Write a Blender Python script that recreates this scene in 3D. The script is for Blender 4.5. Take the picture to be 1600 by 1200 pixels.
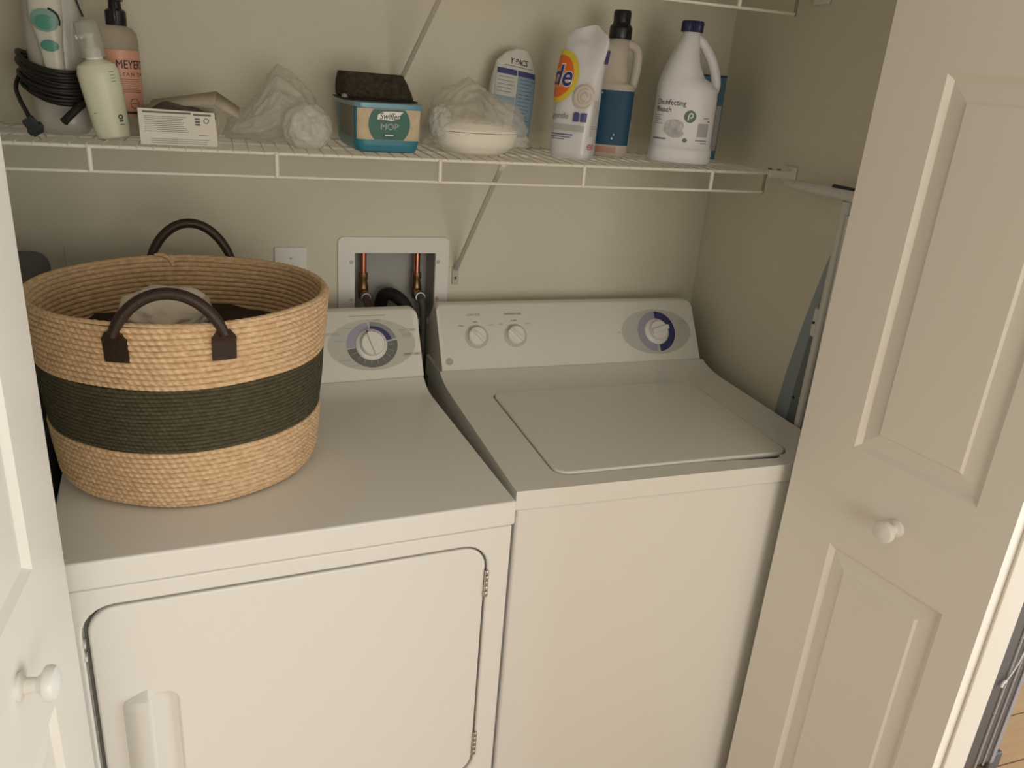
import bpy, bmesh, math, random
import numpy as np
from mathutils import Vector, Matrix, noise
random.seed(7)
for _o in list(bpy.data.objects): bpy.data.objects.remove(_o)
SC = bpy.context.scene
COL = SC.collection
PI = math.pi

# ------------------------------------------------------------------ camera
cam = bpy.data.cameras.new('camera'); camo = bpy.data.objects.new('camera', cam); COL.objects.link(camo)
cam.sensor_fit = 'HORIZONTAL'; cam.sensor_width = 36.0; cam.lens = 1261.2 * 36 / 1600
cam.clip_start = 0.02
_r = Vector((0.94360926, -0.32270519, 0.07391161)); _u = Vector((0.05173501, 0.36424986, 0.92986318)); _w = Vector((0.32699397, 0.87360369, -0.36040469))
m = Matrix((_r, _u, -_w)).transposed().to_4x4(); m.translation = Vector((-0.4433, -1.8342, 1.5733))
camo.matrix_world = m
SC.camera = camo

# ------------------------------------------------------------------ light
wd = bpy.data.worlds.new('world'); SC.world = wd; wd.use_nodes = True
bg = wd.node_tree.nodes['Background']; bg.inputs[0].default_value = (1.0, 0.93, 0.82, 1); bg.inputs[1].default_value = 0.385
def area(name, loc, target, sx, sy, energy, color):
    l = bpy.data.lights.new(name, 'AREA'); l.shape = 'RECTANGLE'; l.size = sx; l.size_y = sy; l.energy = energy; l.color = color
    o = bpy.data.objects.new(name, l); COL.objects.link(o); o.location = loc
    o.rotation_euler = (Vector(target) - Vector(loc)).to_track_quat('-Z', 'Y').to_euler(); return o
area('window_daylight', (2.9, -2.2, 1.0), (-0.7, -1.0, 0.6), 1.5, 1.8, 60, (0.86, 0.94, 1.0))
area('room_fill', (0.2, -4.1, 1.30), (0.1, -0.3, 1.1), 1.6, 1.3, 36, (1.0, 0.93, 0.80))  # added fill light behind the camera, brightens closet walls and appliance fronts
vs = SC.view_settings; vs.view_transform = 'Standard'; vs.look = 'None'; vs.gamma = 1; vs.use_curve_mapping = False; vs.exposure = 0.0

# ------------------------------------------------------------------ materials
MATS = {}
def mat(name, col, rough=.5, metal=0, trans=0, alpha=1, bump=0, bscale=200, var=0, vscale=6, ior=1.45, coat=0, sss=0):
    if name in MATS: return MATS[name]
    m = bpy.data.materials.new(name); m.use_nodes = True; nt = m.node_tree; b = nt.nodes['Principled BSDF']
    b.inputs['Base Color'].default_value = (*col, 1); b.inputs['Roughness'].default_value = rough
    b.inputs['Metallic'].default_value = metal; b.inputs['Transmission Weight'].default_value = trans
    b.inputs['Alpha'].default_value = alpha; b.inputs['IOR'].default_value = ior
    b.inputs['Coat Weight'].default_value = coat
    tc = nt.nodes.new('ShaderNodeTexCoord')
    if bump:
        n = nt.nodes.new('ShaderNodeTexNoise'); n.inputs['Scale'].default_value = bscale; n.inputs['Detail'].default_value = 4
        bp = nt.nodes.new('ShaderNodeBump'); bp.inputs['Strength'].default_value = bump; bp.inputs['Distance'].default_value = .002
        nt.links.new(tc.outputs['Object'], n.inputs['Vector']); nt.links.new(n.outputs['Fac'], bp.inputs['Height']); nt.links.new(bp.outputs['Normal'], b.inputs['Normal'])
    if var:
        n2 = nt.nodes.new('ShaderNodeTexNoise'); n2.inputs['Scale'].default_value = vscale; n2.inputs['Detail'].default_value = 5
        rp = nt.nodes.new('ShaderNodeValToRGB'); rp.color_ramp.elements[0].position = .3; rp.color_ramp.elements[1].position = .7
        rp.color_ramp.elements[0].color = (*[max(0, c * (1 - var)) for c in col], 1); rp.color_ramp.elements[1].color = (*[min(1, c * (1 + var)) for c in col], 1)
        nt.links.new(tc.outputs['Object'], n2.inputs['Vector']); nt.links.new(n2.outputs['Fac'], rp.inputs['Fac']); nt.links.new(rp.outputs['Color'], b.inputs['Base Color'])
    MATS[name] = m; return m
WALL = mat('wall_paint', (.70, .665, .555), .75, bump=.25, bscale=260, var=.03, vscale=3)
CEIL = mat('ceiling_paint', (.75, .73, .67), .8, bump=.2)
DOORM = mat('door_paint', (.80, .77, .70), .42, bump=.06, bscale=60)
ENAMEL = mat('white_enamel', (.80, .79, .755), .24, bump=.03, bscale=300)
ENAMEL2 = mat('white_plastic_console', (.78, .765, .715), .38, bump=.05, bscale=500)
DARK = mat('dark_gap', (.03, .03, .03), .8)
SEAL = mat('grey_liner', (.16, .16, .15), .6)
WHITEP = mat('white_plastic', (.80, .79, .76), .3)
WIRE = mat('white_vinyl_wire', (.80, .78, .70), .35)
BRACEM = mat('grey_bracket_steel', (.50, .48, .42), .45)
STEEL = mat('steel', (.55, .54, .52), .35, metal=1)
COPPER = mat('copper', (.80, .33, .20), .28, metal=1)
BRASS = mat('brass', (.45, .28, .14), .4, metal=1)
BLACKP = mat('black_plastic', (.012, .012, .013), .35)
RUBBER = mat('black_rubber', (.02, .02, .022), .5)
LEATHER = mat('brown_leather', (.028, .014, .009), .42, bump=.3, bscale=300)
GREYT = mat('grey_print', (.42, .40, .36), .5)
TXT = mat('dark_print', (.07, .07, .08), .5)
LGREY = mat('light_grey_print', (.55, .54, .50), .5)
DGREY = mat('dark_grey_print', (.15, .155, .14), .5)
NAVY = mat('navy_print', (.04, .045, .15), .5)
LAV = mat('lavender_print', (.36, .36, .46), .5)

# ------------------------------------------------------------------ helpers
def tag(o, label=None, cat=None, group=None, kind=None):
    if label: o['label'] = label
    if cat: o['category'] = cat
    if group: o['group'] = group
    if kind: o['kind'] = kind
    return o
def empty(name, loc, rz=0, **k):
    o = bpy.data.objects.new(name, None); COL.objects.link(o); o.empty_display_size = .05
    o.location = loc; o.rotation_euler = (0, 0, rz); return tag(o, **k)
class G:
    def __init__(s): s.v = []; s.f = []
    def add(s, V, F, M=None):
        b = len(s.v)
        s.v += [tuple(M @ Vector(p)) if M else tuple(p) for p in V]; s.f += [tuple(i + b for i in f) for f in F]; return s
    def box(s, a, b, M=None):
        (x0, y0, z0), (x1, y1, z1) = a, b
        V = [(x0, y0, z0), (x1, y0, z0), (x1, y1, z0), (x0, y1, z0), (x0, y0, z1), (x1, y0, z1), (x1, y1, z1), (x0, y1, z1)]
        return s.add(V, [(0, 3, 2, 1), (4, 5, 6, 7), (0, 1, 5, 4), (1, 2, 6, 5), (2, 3, 7, 6), (3, 0, 4, 7)], M)
    def tube(s, pts, r, n=10, closed=False, M=None, flat=1.0):
        P = [Vector(p) for p in pts]; k = len(P); R = (list(r) + [r[-1]] * k)[:k] if isinstance(r, (list, tuple)) else [r] * k
        V = []; up = None
        for i, p in enumerate(P):
            t = (P[(i + 1) % k] - P[i - 1]) if closed else (P[min(i + 1, k - 1)] - P[max(i - 1, 0)])
            t.normalize()
            if up is None:
                up = Vector((0, 0, 1)) if abs(t.z) < .9 else Vector((0, 1, 0))
            a = t.cross(up); a.normalize(); up = a.cross(t); up.normalize()
            for j in range(n):
                q = 2 * PI * j / n; V.append(p + (a * math.cos(q) + up * math.sin(q) * flat) * R[i])
        F = []
        for i in range(k if closed else k - 1):
            for j in range(n):
                a0 = i * n + j; a1 = i * n + (j + 1) % n; b0 = ((i + 1) % k) * n + j; b1 = ((i + 1) % k) * n + (j + 1) % n
                F.append((a0, b0, b1, a1))
        if not closed: F.append(tuple(range(n))); F.append(tuple(reversed(range((k - 1) * n, k * n))))
        return s.add(V, F, M)
    def lathe(s, prof, n=32, M=None, ex=1, ey=1):
        V = []; F = []; k = len(prof)
        for r, z in prof:
            for j in range(n): V.append((r * ex * math.cos(2 * PI * j / n), r * ey * math.sin(2 * PI * j / n), z))
        for i in range(k - 1):
            for j in range(n): F.append((i * n + j, i * n + (j + 1) % n, (i + 1) * n + (j + 1) % n, (i + 1) * n + j))
        F.append(tuple(reversed(range(n)))); F.append(tuple(range((k - 1) * n, k * n)))
        return s.add(V, F, M)
    def prism(s, poly, a, b, axis='z', M=None):
        # poly of 2D points; extruded along axis from a to b. axis x: poly=(y,z); y: poly=(x,z); z: poly=(x,y)
        n = len(poly)
        def P(p, h): return (h, p[0], p[1]) if axis == 'x' else (p[0], h, p[1]) if axis == 'y' else (p[0], p[1], h)
        V = [P(p, a) for p in poly] + [P(p, b) for p in poly]
        F = [tuple(range(n)), tuple(reversed(range(n, 2 * n)))] + [(i, i + n, (i + 1) % n + n, (i + 1) % n) for i in range(n)]
        return s.add(V, F, M)
    def build(s, name, material, parent=None, smooth=True, bevel=0, seg=3, fix=True, angle=40):
        me = bpy.data.meshes.new(name); me.from_pydata(s.v, [], s.f); me.update()
        if fix:
            bm = bmesh.new(); bm.from_mesh(me); bmesh.ops.recalc_face_normals(bm, faces=bm.faces); bm.to_mesh(me); bm.free()
        me.materials.append(material)
        if smooth:
            me.polygons.foreach_set('use_smooth', [True] * len(me.polygons)); me.set_sharp_from_angle(angle=math.radians(angle))
        o = bpy.data.objects.new(name, me); COL.objects.link(o)
        if parent: o.parent = parent
        if bevel:
            md = o.modifiers.new('bevel', 'BEVEL'); md.width = bevel; md.segments = seg; md.limit_method = 'ANGLE'; md.angle_limit = math.radians(35); md.harden_normals = False
            me.polygons.foreach_set('use_smooth', [True] * len(me.polygons))
            md.harden_normals = True
        return o
def rrect(x0, y0, x1, y1, r, n=6):
    P = []
    for cx, cy, a in ((x1 - r, y1 - r, 0), (x0 + r, y1 - r, 90), (x0 + r, y0 + r, 180), (x1 - r, y0 + r, 270)):
        for i in range(n + 1):
            t = math.radians(a + 90 * i / n); P.append((cx + r * math.cos(t), cy + r * math.sin(t)))
    return P
def cut(o, g):
    # subtract the solid g (given in o's local space) from o and keep the plain result
    me = bpy.data.meshes.new('c'); me.from_pydata(g.v, [], g.f); me.update()
    bm = bmesh.new(); bm.from_mesh(me); bmesh.ops.recalc_face_normals(bm, faces=bm.faces); bm.to_mesh(me); bm.free()
    c = bpy.data.objects.new('c', me); COL.objects.link(c)
    par = o.parent; o.parent = None; mods = [(md.width, md.segments) for md in o.modifiers if md.type == 'BEVEL']
    for md in list(o.modifiers): o.modifiers.remove(md)
    md = o.modifiers.new('b', 'BOOLEAN'); md.operation = 'DIFFERENCE'; md.object = c; md.solver = 'EXACT'
    dg = bpy.context.evaluated_depsgraph_get(); dg.update()
    nm = bpy.data.meshes.new_from_object(o.evaluated_get(dg)); o.modifiers.clear()
    old = o.data; nm.name = old.name + '_cut'; o.data = nm
    bpy.data.objects.remove(c); bpy.data.meshes.remove(me)
    nm.set_sharp_from_angle(angle=math.radians(40)); o.parent = par
    for w, s in mods:
        md = o.modifiers.new('bevel', 'BEVEL'); md.width = w; md.segments = s; md.limit_method = 'ANGLE'; md.angle_limit = math.radians(35); md.harden_normals = True
    return o
def text_geo(s, size, bold=0.0, align='CENTER', xs=1.0, space=1.0, shear=0):
    cu = bpy.data.curves.new('t', 'FONT'); cu.body = s; cu.size = size; cu.align_x = align; cu.align_y = 'CENTER'; cu.offset = 0 if 'M' in s else bold * size; cu.space_character = space; cu.resolution_u = 3; cu.shear = shear
    o = bpy.data.objects.new('t', cu); COL.objects.link(o)
    dg = bpy.context.evaluated_depsgraph_get(); dg.update()
    me = bpy.data.meshes.new_from_object(o.evaluated_get(dg))
    bm = bmesh.new(); bm.from_mesh(me); bmesh.ops.triangulate(bm, faces=bm.faces, ngon_method='EAR_CLIP'); bm.to_mesh(me); bm.free()
    V = [(v.co.x * xs, v.co.y) for v in me.vertices]; F = [tuple(p.vertices) for p in me.polygons]
    if 'M' in s:                                   # heavier strokes from shifted copies of the outline
        b0, n0 = max(bold, .012) * size, len(V); V0, F0 = list(V), list(F); V = []; F = []
        for q, (dx, dy) in enumerate(((-b0, 0), (b0, 0), (0, b0), (0, -b0))):
            V += [(x + dx, y + dy) for x, y in V0]; F += [tuple(i + q * n0 for i in f) for f in F0]
    bpy.data.objects.remove(o); bpy.data.curves.remove(cu); bpy.data.meshes.remove(me)
    return V, F
def decals(name, items, mapf, material, parent, off=.0005):
    for it in items: decal(name, [it], mapf, material, parent, off)
def decal(name, items, mapf, material, parent, off=.0005):
    # items: list of ('text',s,u,v,size,kw) | ('rect',u0,v0,u1,v1) | ('disc',u,v,ru,rv[,a0,a1,inner]) | ('poly',pts)
    g = G()
    for it in items:
        k = it[0]
        if k == 'text':
            V, F = text_geo(it[1], it[4], **(it[5] if len(it) > 5 else {}))
            V = [(x + it[2], y + it[3]) for x, y in V]
        elif k == 'rect':
            u0, v0, u1, v1 = it[1:5]; nu = max(1, int(abs(u1 - u0) / .004)); nv = max(1, int(abs(v1 - v0) / .008))
            V = [(u0 + (u1 - u0) * i / nu, v0 + (v1 - v0) * j / nv) for j in range(nv + 1) for i in range(nu + 1)]
            F = [(j * (nu + 1) + i, j * (nu + 1) + i + 1, (j + 1) * (nu + 1) + i + 1, (j + 1) * (nu + 1) + i) for j in range(nv) for i in range(nu)]
        elif k == 'disc':
            u, v, ru, rv = it[1:5]; a0, a1 = (it[5], it[6]) if len(it) > 6 else (0, 360); inn = it[7] if len(it) > 7 else 0
            n = max(6, int((a1 - a0) / 7)); rings = 6; V = []; F = []
            for q in range(rings + 1):
                f = inn + (1 - inn) * q / rings
                for i in range(n + 1):
                    t = math.radians(a0 + (a1 - a0) * i / n); V.append((u + ru * f * math.cos(t), v + rv * f * math.sin(t)))
            for q in range(rings):
                for i in range(n): F.append((q * (n + 1) + i, (q + 1) * (n + 1) + i, (q + 1) * (n + 1) + i + 1, q * (n + 1) + i + 1))
        elif k == 'poly':
            V = it[1]; F = [tuple(range(len(V)))]
        g.add([mapf(x, y, off) for x, y in V], F)
    return g.build(name, material, parent, fix=False, smooth=False)
def lines(u0, v0, u1, n, dv, h=.0008, jit=.3):
    R = random.Random(int(abs(u0 * 1e4)) + n); out = []
    for i in range(n):
        out.append(('rect', u0, v0 - i * dv, u1 - R.random() * jit * (u1 - u0), v0 - i * dv + h))
    return out
class Loft:
    # keys: (z, cx, cy, a, b, n) superellipse sections, front is -y
    def __init__(s, keys): s.k = np.array(keys, float); s.c = {}
    def sec(s, z): return [np.interp(z, s.k[:, 0], s.k[:, i]) for i in range(1, 6)]
    def p(s, t, z):
        cx, cy, a, b, n = s.sec(z); c, d = math.cos(t), math.sin(t); q = (abs(c) ** n + abs(d) ** n) ** (-1 / n)
        return Vector((cx + a * q * c, cy + b * q * d, z))
    def mesh(s, n=48, nz=None, disp=None):
        zs = []
        for i in range(len(s.k) - 1):
            q = nz or 4
            zs += list(np.linspace(s.k[i, 0], s.k[i + 1, 0], q, endpoint=False))
        zs.append(s.k[-1, 0]); g = G(); V = []
        for z in zs:
            for j in range(n):
                p = s.p(2 * PI * j / n, z)
                if disp: p = disp(p)
                V.append(p)
        F = [(i * n + j, i * n + (j + 1) % n, (i + 1) * n + (j + 1) % n, (i + 1) * n + j) for i in range(len(zs) - 1) for j in range(n)]
        F += [tuple(reversed(range(n))), tuple(range((len(zs) - 1) * n, len(zs) * n))]
        return g.add(V, F)
    def __call__(s, u, v, off):
        key = round(v / .004)
        if key not in s.c:
            z = key * .004; T = np.linspace(-PI / 2 - PI, -PI / 2 + PI, 241); P = np.array([s.p(t, z)[:] for t in T])
            d = np.concatenate([[0], np.cumsum(np.linalg.norm(np.diff(P, axis=0), axis=1))]); s.c[key] = (d - np.interp(-PI / 2, T, d), T)
        d, T = s.c[key]; t = float(np.interp(u, d, T)); p = s.p(t, v)
        a = s.p(t + .02, v) - s.p(t - .02, v); b = s.p(t, v + .002) - s.p(t, v - .002); n = a.cross(b)
        if n.length > 1e-12: n.normalize()
        return p + n * off
def plane_map(O, U, V):
    O, U, V = Vector(O), Vector(U), Vector(V); N = U.cross(V)
    return lambda u, v, off: O + U * u + V * v + N * off
def catmull(P, m=8, closed=False):
    P = [Vector(p) for p in P]; n = len(P); out = []
    R = range(n) if closed else range(n - 1)
    for i in R:
        if closed: p0, p1, p2, p3 = P[i - 1], P[i], P[(i + 1) % n], P[(i + 2) % n]
        else: p0, p1, p2, p3 = P[max(i - 1, 0)], P[i], P[i + 1], P[min(i + 2, n - 1)]
        for j in range(m):
            t = j / m; out.append(.5 * ((2 * p1) + (p2 - p0) * t + (2 * p0 - 5 * p1 + 4 * p2 - p3) * t * t + (3 * p1 - p0 - 3 * p2 + p3) * t ** 3))
    if not closed: out.append(P[-1])
    return out

# ------------------------------------------------------------------ room shell
XL, XR, YF, ZC = -.90, .74, -.80, 2.44
WOOD = bpy.data.materials.new('wood_floor'); WOOD.use_nodes = True
def _wood():
    nt = WOOD.node_tree; b = nt.nodes['Principled BSDF']; b.inputs['Roughness'].default_value = .35
    tc = nt.nodes.new('ShaderNodeTexCoord'); br = nt.nodes.new('ShaderNodeTexBrick'); br.inputs['Scale'].default_value = 1
    br.inputs['Brick Width'].default_value = 1.2; br.inputs['Row Height'].default_value = .13; br.inputs['Mortar Size'].default_value = .002
    br.inputs['Color1'].default_value = (.72, .47, .26, 1); br.inputs['Color2'].default_value = (.62, .39, .2, 1); br.inputs['Mortar'].default_value = (.2, .12, .06, 1)
    n = nt.nodes.new('ShaderNodeTexNoise'); n.inputs['Scale'].default_value = 8; mp = nt.nodes.new('ShaderNodeMapping'); mp.inputs['Scale'].default_value = (1, 14, 1)
    mx = nt.nodes.new('ShaderNodeMix'); mx.data_type = 'RGBA'; mx.blend_type = 'MULTIPLY'; mx.inputs[0].default_value = .35
    nt.links.new(tc.outputs['Object'], br.inputs['Vector']); nt.links.new(tc.outputs['Object'], mp.inputs['Vector']); nt.links.new(mp.outputs[0], n.inputs['Vector'])
    nt.links.new(br.outputs['Color'], mx.inputs[6]); nt.links.new(n.outputs['Color'], mx.inputs[7]); nt.links.new(mx.outputs[2], b.inputs['Base Color'])
_wood()
def struct(name, g, m, **k):
    o = g.build(name, m, None, smooth=False, **k); o['kind'] = 'structure'; return o
struct('floor', G().box((-3, -4.5, -.05), (4.5, 1.2, 0)), WOOD)
wb = struct('wall_back', G().box((XL - .1, 0, 0), (XR + .1, .12, ZC)), WALL)
struct('wall_left', G().box((XL - .1, YF, 0), (XL, 0, ZC)), WALL)
struct('wall_right', G().box((XR, YF, 0), (XR + .1, 0, ZC)), WALL)
struct('ceiling', G().box((-3, -4.5, ZC), (4.5, .12, ZC + .05)), CEIL)
struct('wall_front', G().box((XL - .1, YF - .02, 2.06), (XR + .1, YF + .08, ZC)).box((XL - .1, YF - .02, 0), (XL + .08, YF + .02, 2.06)).box((XR - .015, YF - .02, 0), (XR + .1, YF, 2.06)), WALL)
struct('trim_1', G().box((XL - .02, YF - .035, 2.04), (XR + .08, YF - .0205, 2.11)), DOORM, bevel=.003)
struct('trim_3', G().box((XR - .02, YF - .035, 0), (XR + .05, YF - .0205, 2.04)), DOORM, bevel=.003)
struct('trim_2', G().box((XL + .02, YF - .035, 0), (XL + .09, YF - .0205, 2.04)), DOORM, bevel=.003)
# opening cut in the back wall for the plumbing box
cut(wb, G().box((-.166, -.02, 1.0), (.026, .09, 1.163)))

# ------------------------------------------------------------------ bifold doors
def leaf(width, t, h, mats, parent, panels=True, tilt=0):
    # local: x along the leaf 0..width, face looks to -y, back at y=t
    g = G(); sl, sr = .112, width - .06
    rows = [(.20, .815), (1.007, 1.605), (1.735, 1.93)] if panels else []
    xs0, xs1 = .112, width - .058
    V = []; F = []
    def quad(a, b, c, d): 
        i = len(V); V.extend([a, b, c, d]); F.append((i, i + 1, i + 2, i + 3))
    def rectface(x0, z0, x1, z1, y=0): quad((x0, y, z0), (x1, y, z0), (x1, y, z1), (x0, y, z1))
    zprev = 0
    for z0, z1 in rows:
        rectface(0, zprev, width, z0); rectface(0, z0, xs0, z1); rectface(xs1, z0, width, z1)
        steps = [(0, 0), (.009, .0075), (.036, .0045), (.040, .001)]
        for (i0, y0), (i1, y1) in zip(steps, steps[1:]):
            A = [(xs0 + i0, z0 + i0), (xs1 - i0, z0 + i0), (xs1 - i0, z1 - i0), (xs0 + i0, z1 - i0)]
            B = [(xs0 + i1, z0 + i1), (xs1 - i1, z0 + i1), (xs1 - i1, z1 - i1), (xs0 + i1, z1 - i1)]
            for q in range(4):
                a, b2 = A[q], A[(q + 1) % 4]; c, d = B[(q + 1) % 4], B[q]
                quad((a[0], y0, a[1]), (b2[0], y0, b2[1]), (c[0], y1, c[1]), (d[0], y1, d[1]))
        rectface(xs0 + .040, z0 + .040, xs1 - .040, z1 - .040, .001)
        zprev = z1
    rectface(0, zprev, width, h)
    g.add(V, F)
    g.add([(0, 0, 0), (width, 0, 0), (width, 0, h), (0, 0, h), (0, t, 0), (width, t, 0), (width, t, h), (0, t, h)],
          [(0, 4, 5, 1), (1, 5, 6, 2), (2, 6, 7, 3), (3, 7, 4, 0), (4, 7, 6, 5)])
    return g
def knob_geo(M):
    return G().lathe([(.0002, 0), (.015, 0), (.0152, .003), (.009, .007), (.008, .018), (.012, .022), (.0185, .026), (.0195, .031), (.017, .036), (.010, .039), (.0002, .040)], 28, M)
ROT_Y = Matrix.Rotation(PI / 2, 4, 'X')   # z -> -y
d1 = empty('door_1', (.5355, -.745, .012), kind='structure')
# right leading leaf: x runs from the track end (image left) to the hinge end; face to -x
D = Vector((.18, -1, 0)).normalized()
ang = math.atan2(D.y, D.x)
lf = leaf(.392, .027, 2.0, None, None).build('door_leaf', DOORM, d1, smooth=False, fix=False); lf.rotation_euler = (0, 0, ang)
kn = knob_geo(ROT_Y).build('knob', WHITEP, lf); kn.location = (.222, 0, .908)
hinge_x = .5355 + D.x * .392 + .027; hinge_y = -.745 + D.y * .392
lf2 = G().box((0, 0, 0), (.365, .045, 2.0)).build('door_leaf', DOORM, d1, bevel=.0015)
e2 = math.atan2(-.775 + 1.13, .665 - (.633))
lf2.location = (.632 - .5355, -1.131 + .745, 0); lf2.rotation_euler = (0, 0, math.atan2(.355, .02)); lf2.scale = (1, -1, 1)
hg = G().box((-.003, -.0016, -.035), (.020, .0008, .035)).build('hinge', STEEL, d1); hg.location = (.088, -.3885, 1.6)
d2 = empty('door_2', (-.6555, -.838, .012), kind='structure')
# left leading leaf: face to +x; mirrored so that the wide stile is at the track end
D2 = Vector((-.07, -1, 0)).normalized()
g2 = leaf(.38, .03, 2.0, None, None)
g2.v = [(x, -y, z) for x, y, z in g2.v]; g2.f = [tuple(reversed(f)) for f in g2.f]
lf = g2.build('door_leaf', DOORM, d2, smooth=False, fix=False); lf.rotation_euler = (0, math.radians(.2), math.atan2(D2.y, D2.x))
lf.rotation_mode = 'ZYX' if False else 'XYZ'
kn = knob_geo(Matrix.Rotation(-PI / 2, 4, 'X')).build('knob', WHITEP, lf); kn.location = (.208, 0, .928)
lf2 = G().box((0, 0, 0), (.35, .028, 2.0)).build('door_leaf', DOORM, d2, bevel=.0015)
lf2.location = (-.062, -.375, 0); lf2.rotation_euler = (0, 0, math.atan2(.345, -.06))

# ------------------------------------------------------------------ washer
W = .686
wsh = empty('washing_machine', (0, 0, 0), label='white top-load washing machine with closed lid, against the right wall', cat='washing machine')
g = G().box((.004, -.709, .012), (W - .004, -.05, .8765)); g.build('cabinet', ENAMEL, wsh, bevel=.007)
for x in (.05, W - .05):
    for y in (-.66, -.1): G().lathe([(.02, 0), (.02, .012)], 16, Matrix.Translation((x, y, 0))).build('foot', RUBBER, wsh)
prof = [(-.05, .878), (-.714, .878), (-.714, .914), (-.27, .9145), (-.245, .9155), (-.222, .918), (-.2, .9225), (-.1777, .930), (-.171, .926), (-.05, .926)]
dk = G().prism(prof, 0, W, 'x').build('top_deck', ENAMEL, wsh, bevel=.006)
cut(dk, G().prism(rrect(.088, -.673, .590, -.282, .03), .900, .96, 'z'))
cut(dk, G().prism([(.400, -.660), (.402, -.6745), (.47, -.679), (.545, -.685), (.560, -.680), (.562, -.660)], .889, .96, 'z'))
G().box((.08, -.69, .888), (.6, -.27, .8985)).build('lid_shade_sheet', DARK, wsh)  # dark sheet standing in for the shade below the lid edge and notch
lid = G().prism(rrect(.0915, -.6695, .5865, -.2835, .027), .9055, .9175, 'z').build('lid', ENAMEL, wsh, bevel=.0045)
def console(parent, x0, x1, y0, z0, dy, dz, back, top_mat=ENAMEL2):
    # leaning control console, face from (y0,z0) to (y0+dy,z0+dz)
    L = math.hypot(dy, dz); ty, tz = dy / L, dz / L
    P = [(y0, z0), (y0 + dy, z0 + dz)]
    yt, zt = y0 + dy, z0 + dz
    P += [(yt + .006, zt + .003), (yt + .03, zt + .002), (back, zt - .03), (back, z0 - .05), (y0 + .012, z0 - .05)]
    g = G()
    # outline with rounded upper corners: face strip built as sections along x
    n = 8; rc = .014; secs = []
    for i in range(n + 1):
        a = PI / 2 * i / n; secs.append((x0 + rc * (1 - math.sin(a)) if False else x0 + rc - rc * math.cos(a), rc - rc * math.sin(a)))
    xs = secs + [(x1 - (s[0] - x0), s[1]) for s in reversed(secs)]
    V = []; F = []; m_ = len(P)
    for x, drop in xs:
        for q, (y, z) in enumerate(P):
            if q in (1, 2, 3, 4): z = z - drop * tz; y = y - drop * ty * (1 if q < 4 else 0)
            V.append((x, y, z))
    for i in range(len(xs) - 1):
        for q in range(m_): F.append((i * m_ + q, i * m_ + (q + 1) % m_, (i + 1) * m_ + (q + 1) % m_, (i + 1) * m_ + q))
    F += [tuple(range(m_)), tuple(reversed(range((len(xs) - 1) * m_, len(xs) * m_)))]
    g.add(V, F)
    return g.build('control_console', top_mat, parent, bevel=.003, seg=2)
co = console(wsh, .007, W - .007, -.1752, .9325, .0832, .1249, -.035)
fm = plane_map((0, -.1752, .9325), (1, 0, 0), (0, .5544, .8323))
def knob(parent, fmap, u, v, r, h, skirt, angle, name='knob', bar=True, notch=True):
    O = fmap(u, v, 0); N = (fmap(0, 0, 1) - fmap(0, 0, 0)).normalized(); U = (fmap(1, 0, 0) - fmap(0, 0, 0)); Vv = (fmap(0, 1, 0) - fmap(0, 0, 0))
    M = Matrix((U, Vv, N)).transposed().to_4x4(); M.translation = O
    g = G()
    if skirt: g.lathe([(.0002, 0), (skirt, 0), (skirt, .0025), (skirt - .003, .006), (r + .001, .007), (.0002, .007)], 40, M)
    z0 = .006 if skirt else 0
    k = g.build(name, WHITEP, parent)
    b = G().lathe([(.0002, z0), (r, z0), (r * .98, z0 + h * .85), (r * .9, z0 + h), (.0002, z0 + h)], 36, M).build('knob_cap' if skirt else name, WHITEP, k if skirt else parent)
    if not skirt: bpy.data.objects.remove(k); k = b
    R = Matrix.Rotation(math.radians(angle), 4, 'Z')
    wg = .24 if skirt else .16; grip = G().box((-r * wg, -r * .95, z0 + h * .6), (r * wg, r * .97, z0 + h + .007)); grip.v = [tuple(M @ R @ Vector(p)) for p in grip.v]
    gp = grip.build('grip', WHITEP, k, bevel=.002)
    if notch:
        mk = lambda u_, v_, off: M @ R @ Vector((u_, v_, z0 + h + .007 + off)) if not skirt else M @ R @ Vector((u_, v_, .0072 + off))
        if skirt: decal('pointer_mark', [('poly', [(-.003, r + .0005), (.003, r + .0005), (0, r + .007)])], mk, TXT, k)
        else: decal('pointer_mark', [('rect', -.0006, r * .3, .0006, r * .9)], mk, GREYT, k)
    return k
decals('printed_ring', [('disc', .097, .075, .0285, .0285, 0, 360, .7), ('disc', .192, .075, .0285, .0285, 0, 360, .7)], fm, LGREY, wsh)
knob(wsh, fm, .097, .075, .0215, .012, 0, 42, 'selector_knob')
knob(wsh, fm, .192, .075, .0215, .012, 0, 42, 'selector_knob')
decal('printed_oval', [('disc', .567, .073, .097, .058)], fm, LGREY, wsh, .0003)
decal('printed_ring', [('disc', .567, .073, .052, .052, 90, 265, .6)], fm, LAV, wsh, .0006)
decal('printed_ring', [('disc', .567, .073, .052, .052, -85, 90, .66)], fm, NAVY, wsh, .0007)
knob(wsh, fm, .567, .073, .024, .014, .033, -75, 'cycle_dial')
decals('printed_text', [('text', 'LOAD SIZE', .094, .1275, .0068, dict(bold=.02)), ('text', 'TEMPERATURE', .19, .1275, .0068, dict(bold=.02)),
    ('text', 'SMALL', .062, .102, .005), ('text', 'MED', .097, .110, .005), ('text', 'LARGE', .134, .102, .005),
    ('text', 'HOT', .160, .103, .005), ('text', 'WARM', .192, .111, .005), ('text', 'COLD', .226, .103, .005),
    ('text', 'OFF', .463, .073, .0055), ('text', 'COTTONS', .640, .098, .0055), ('text', 'EASY CARE', .646, .091, .0045)], fm, GREYT, wsh, .0008)
decal('emblem', [('disc', .0255, .0185, .0085, .0085), ], fm, GREYT, wsh, .0005)
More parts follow.
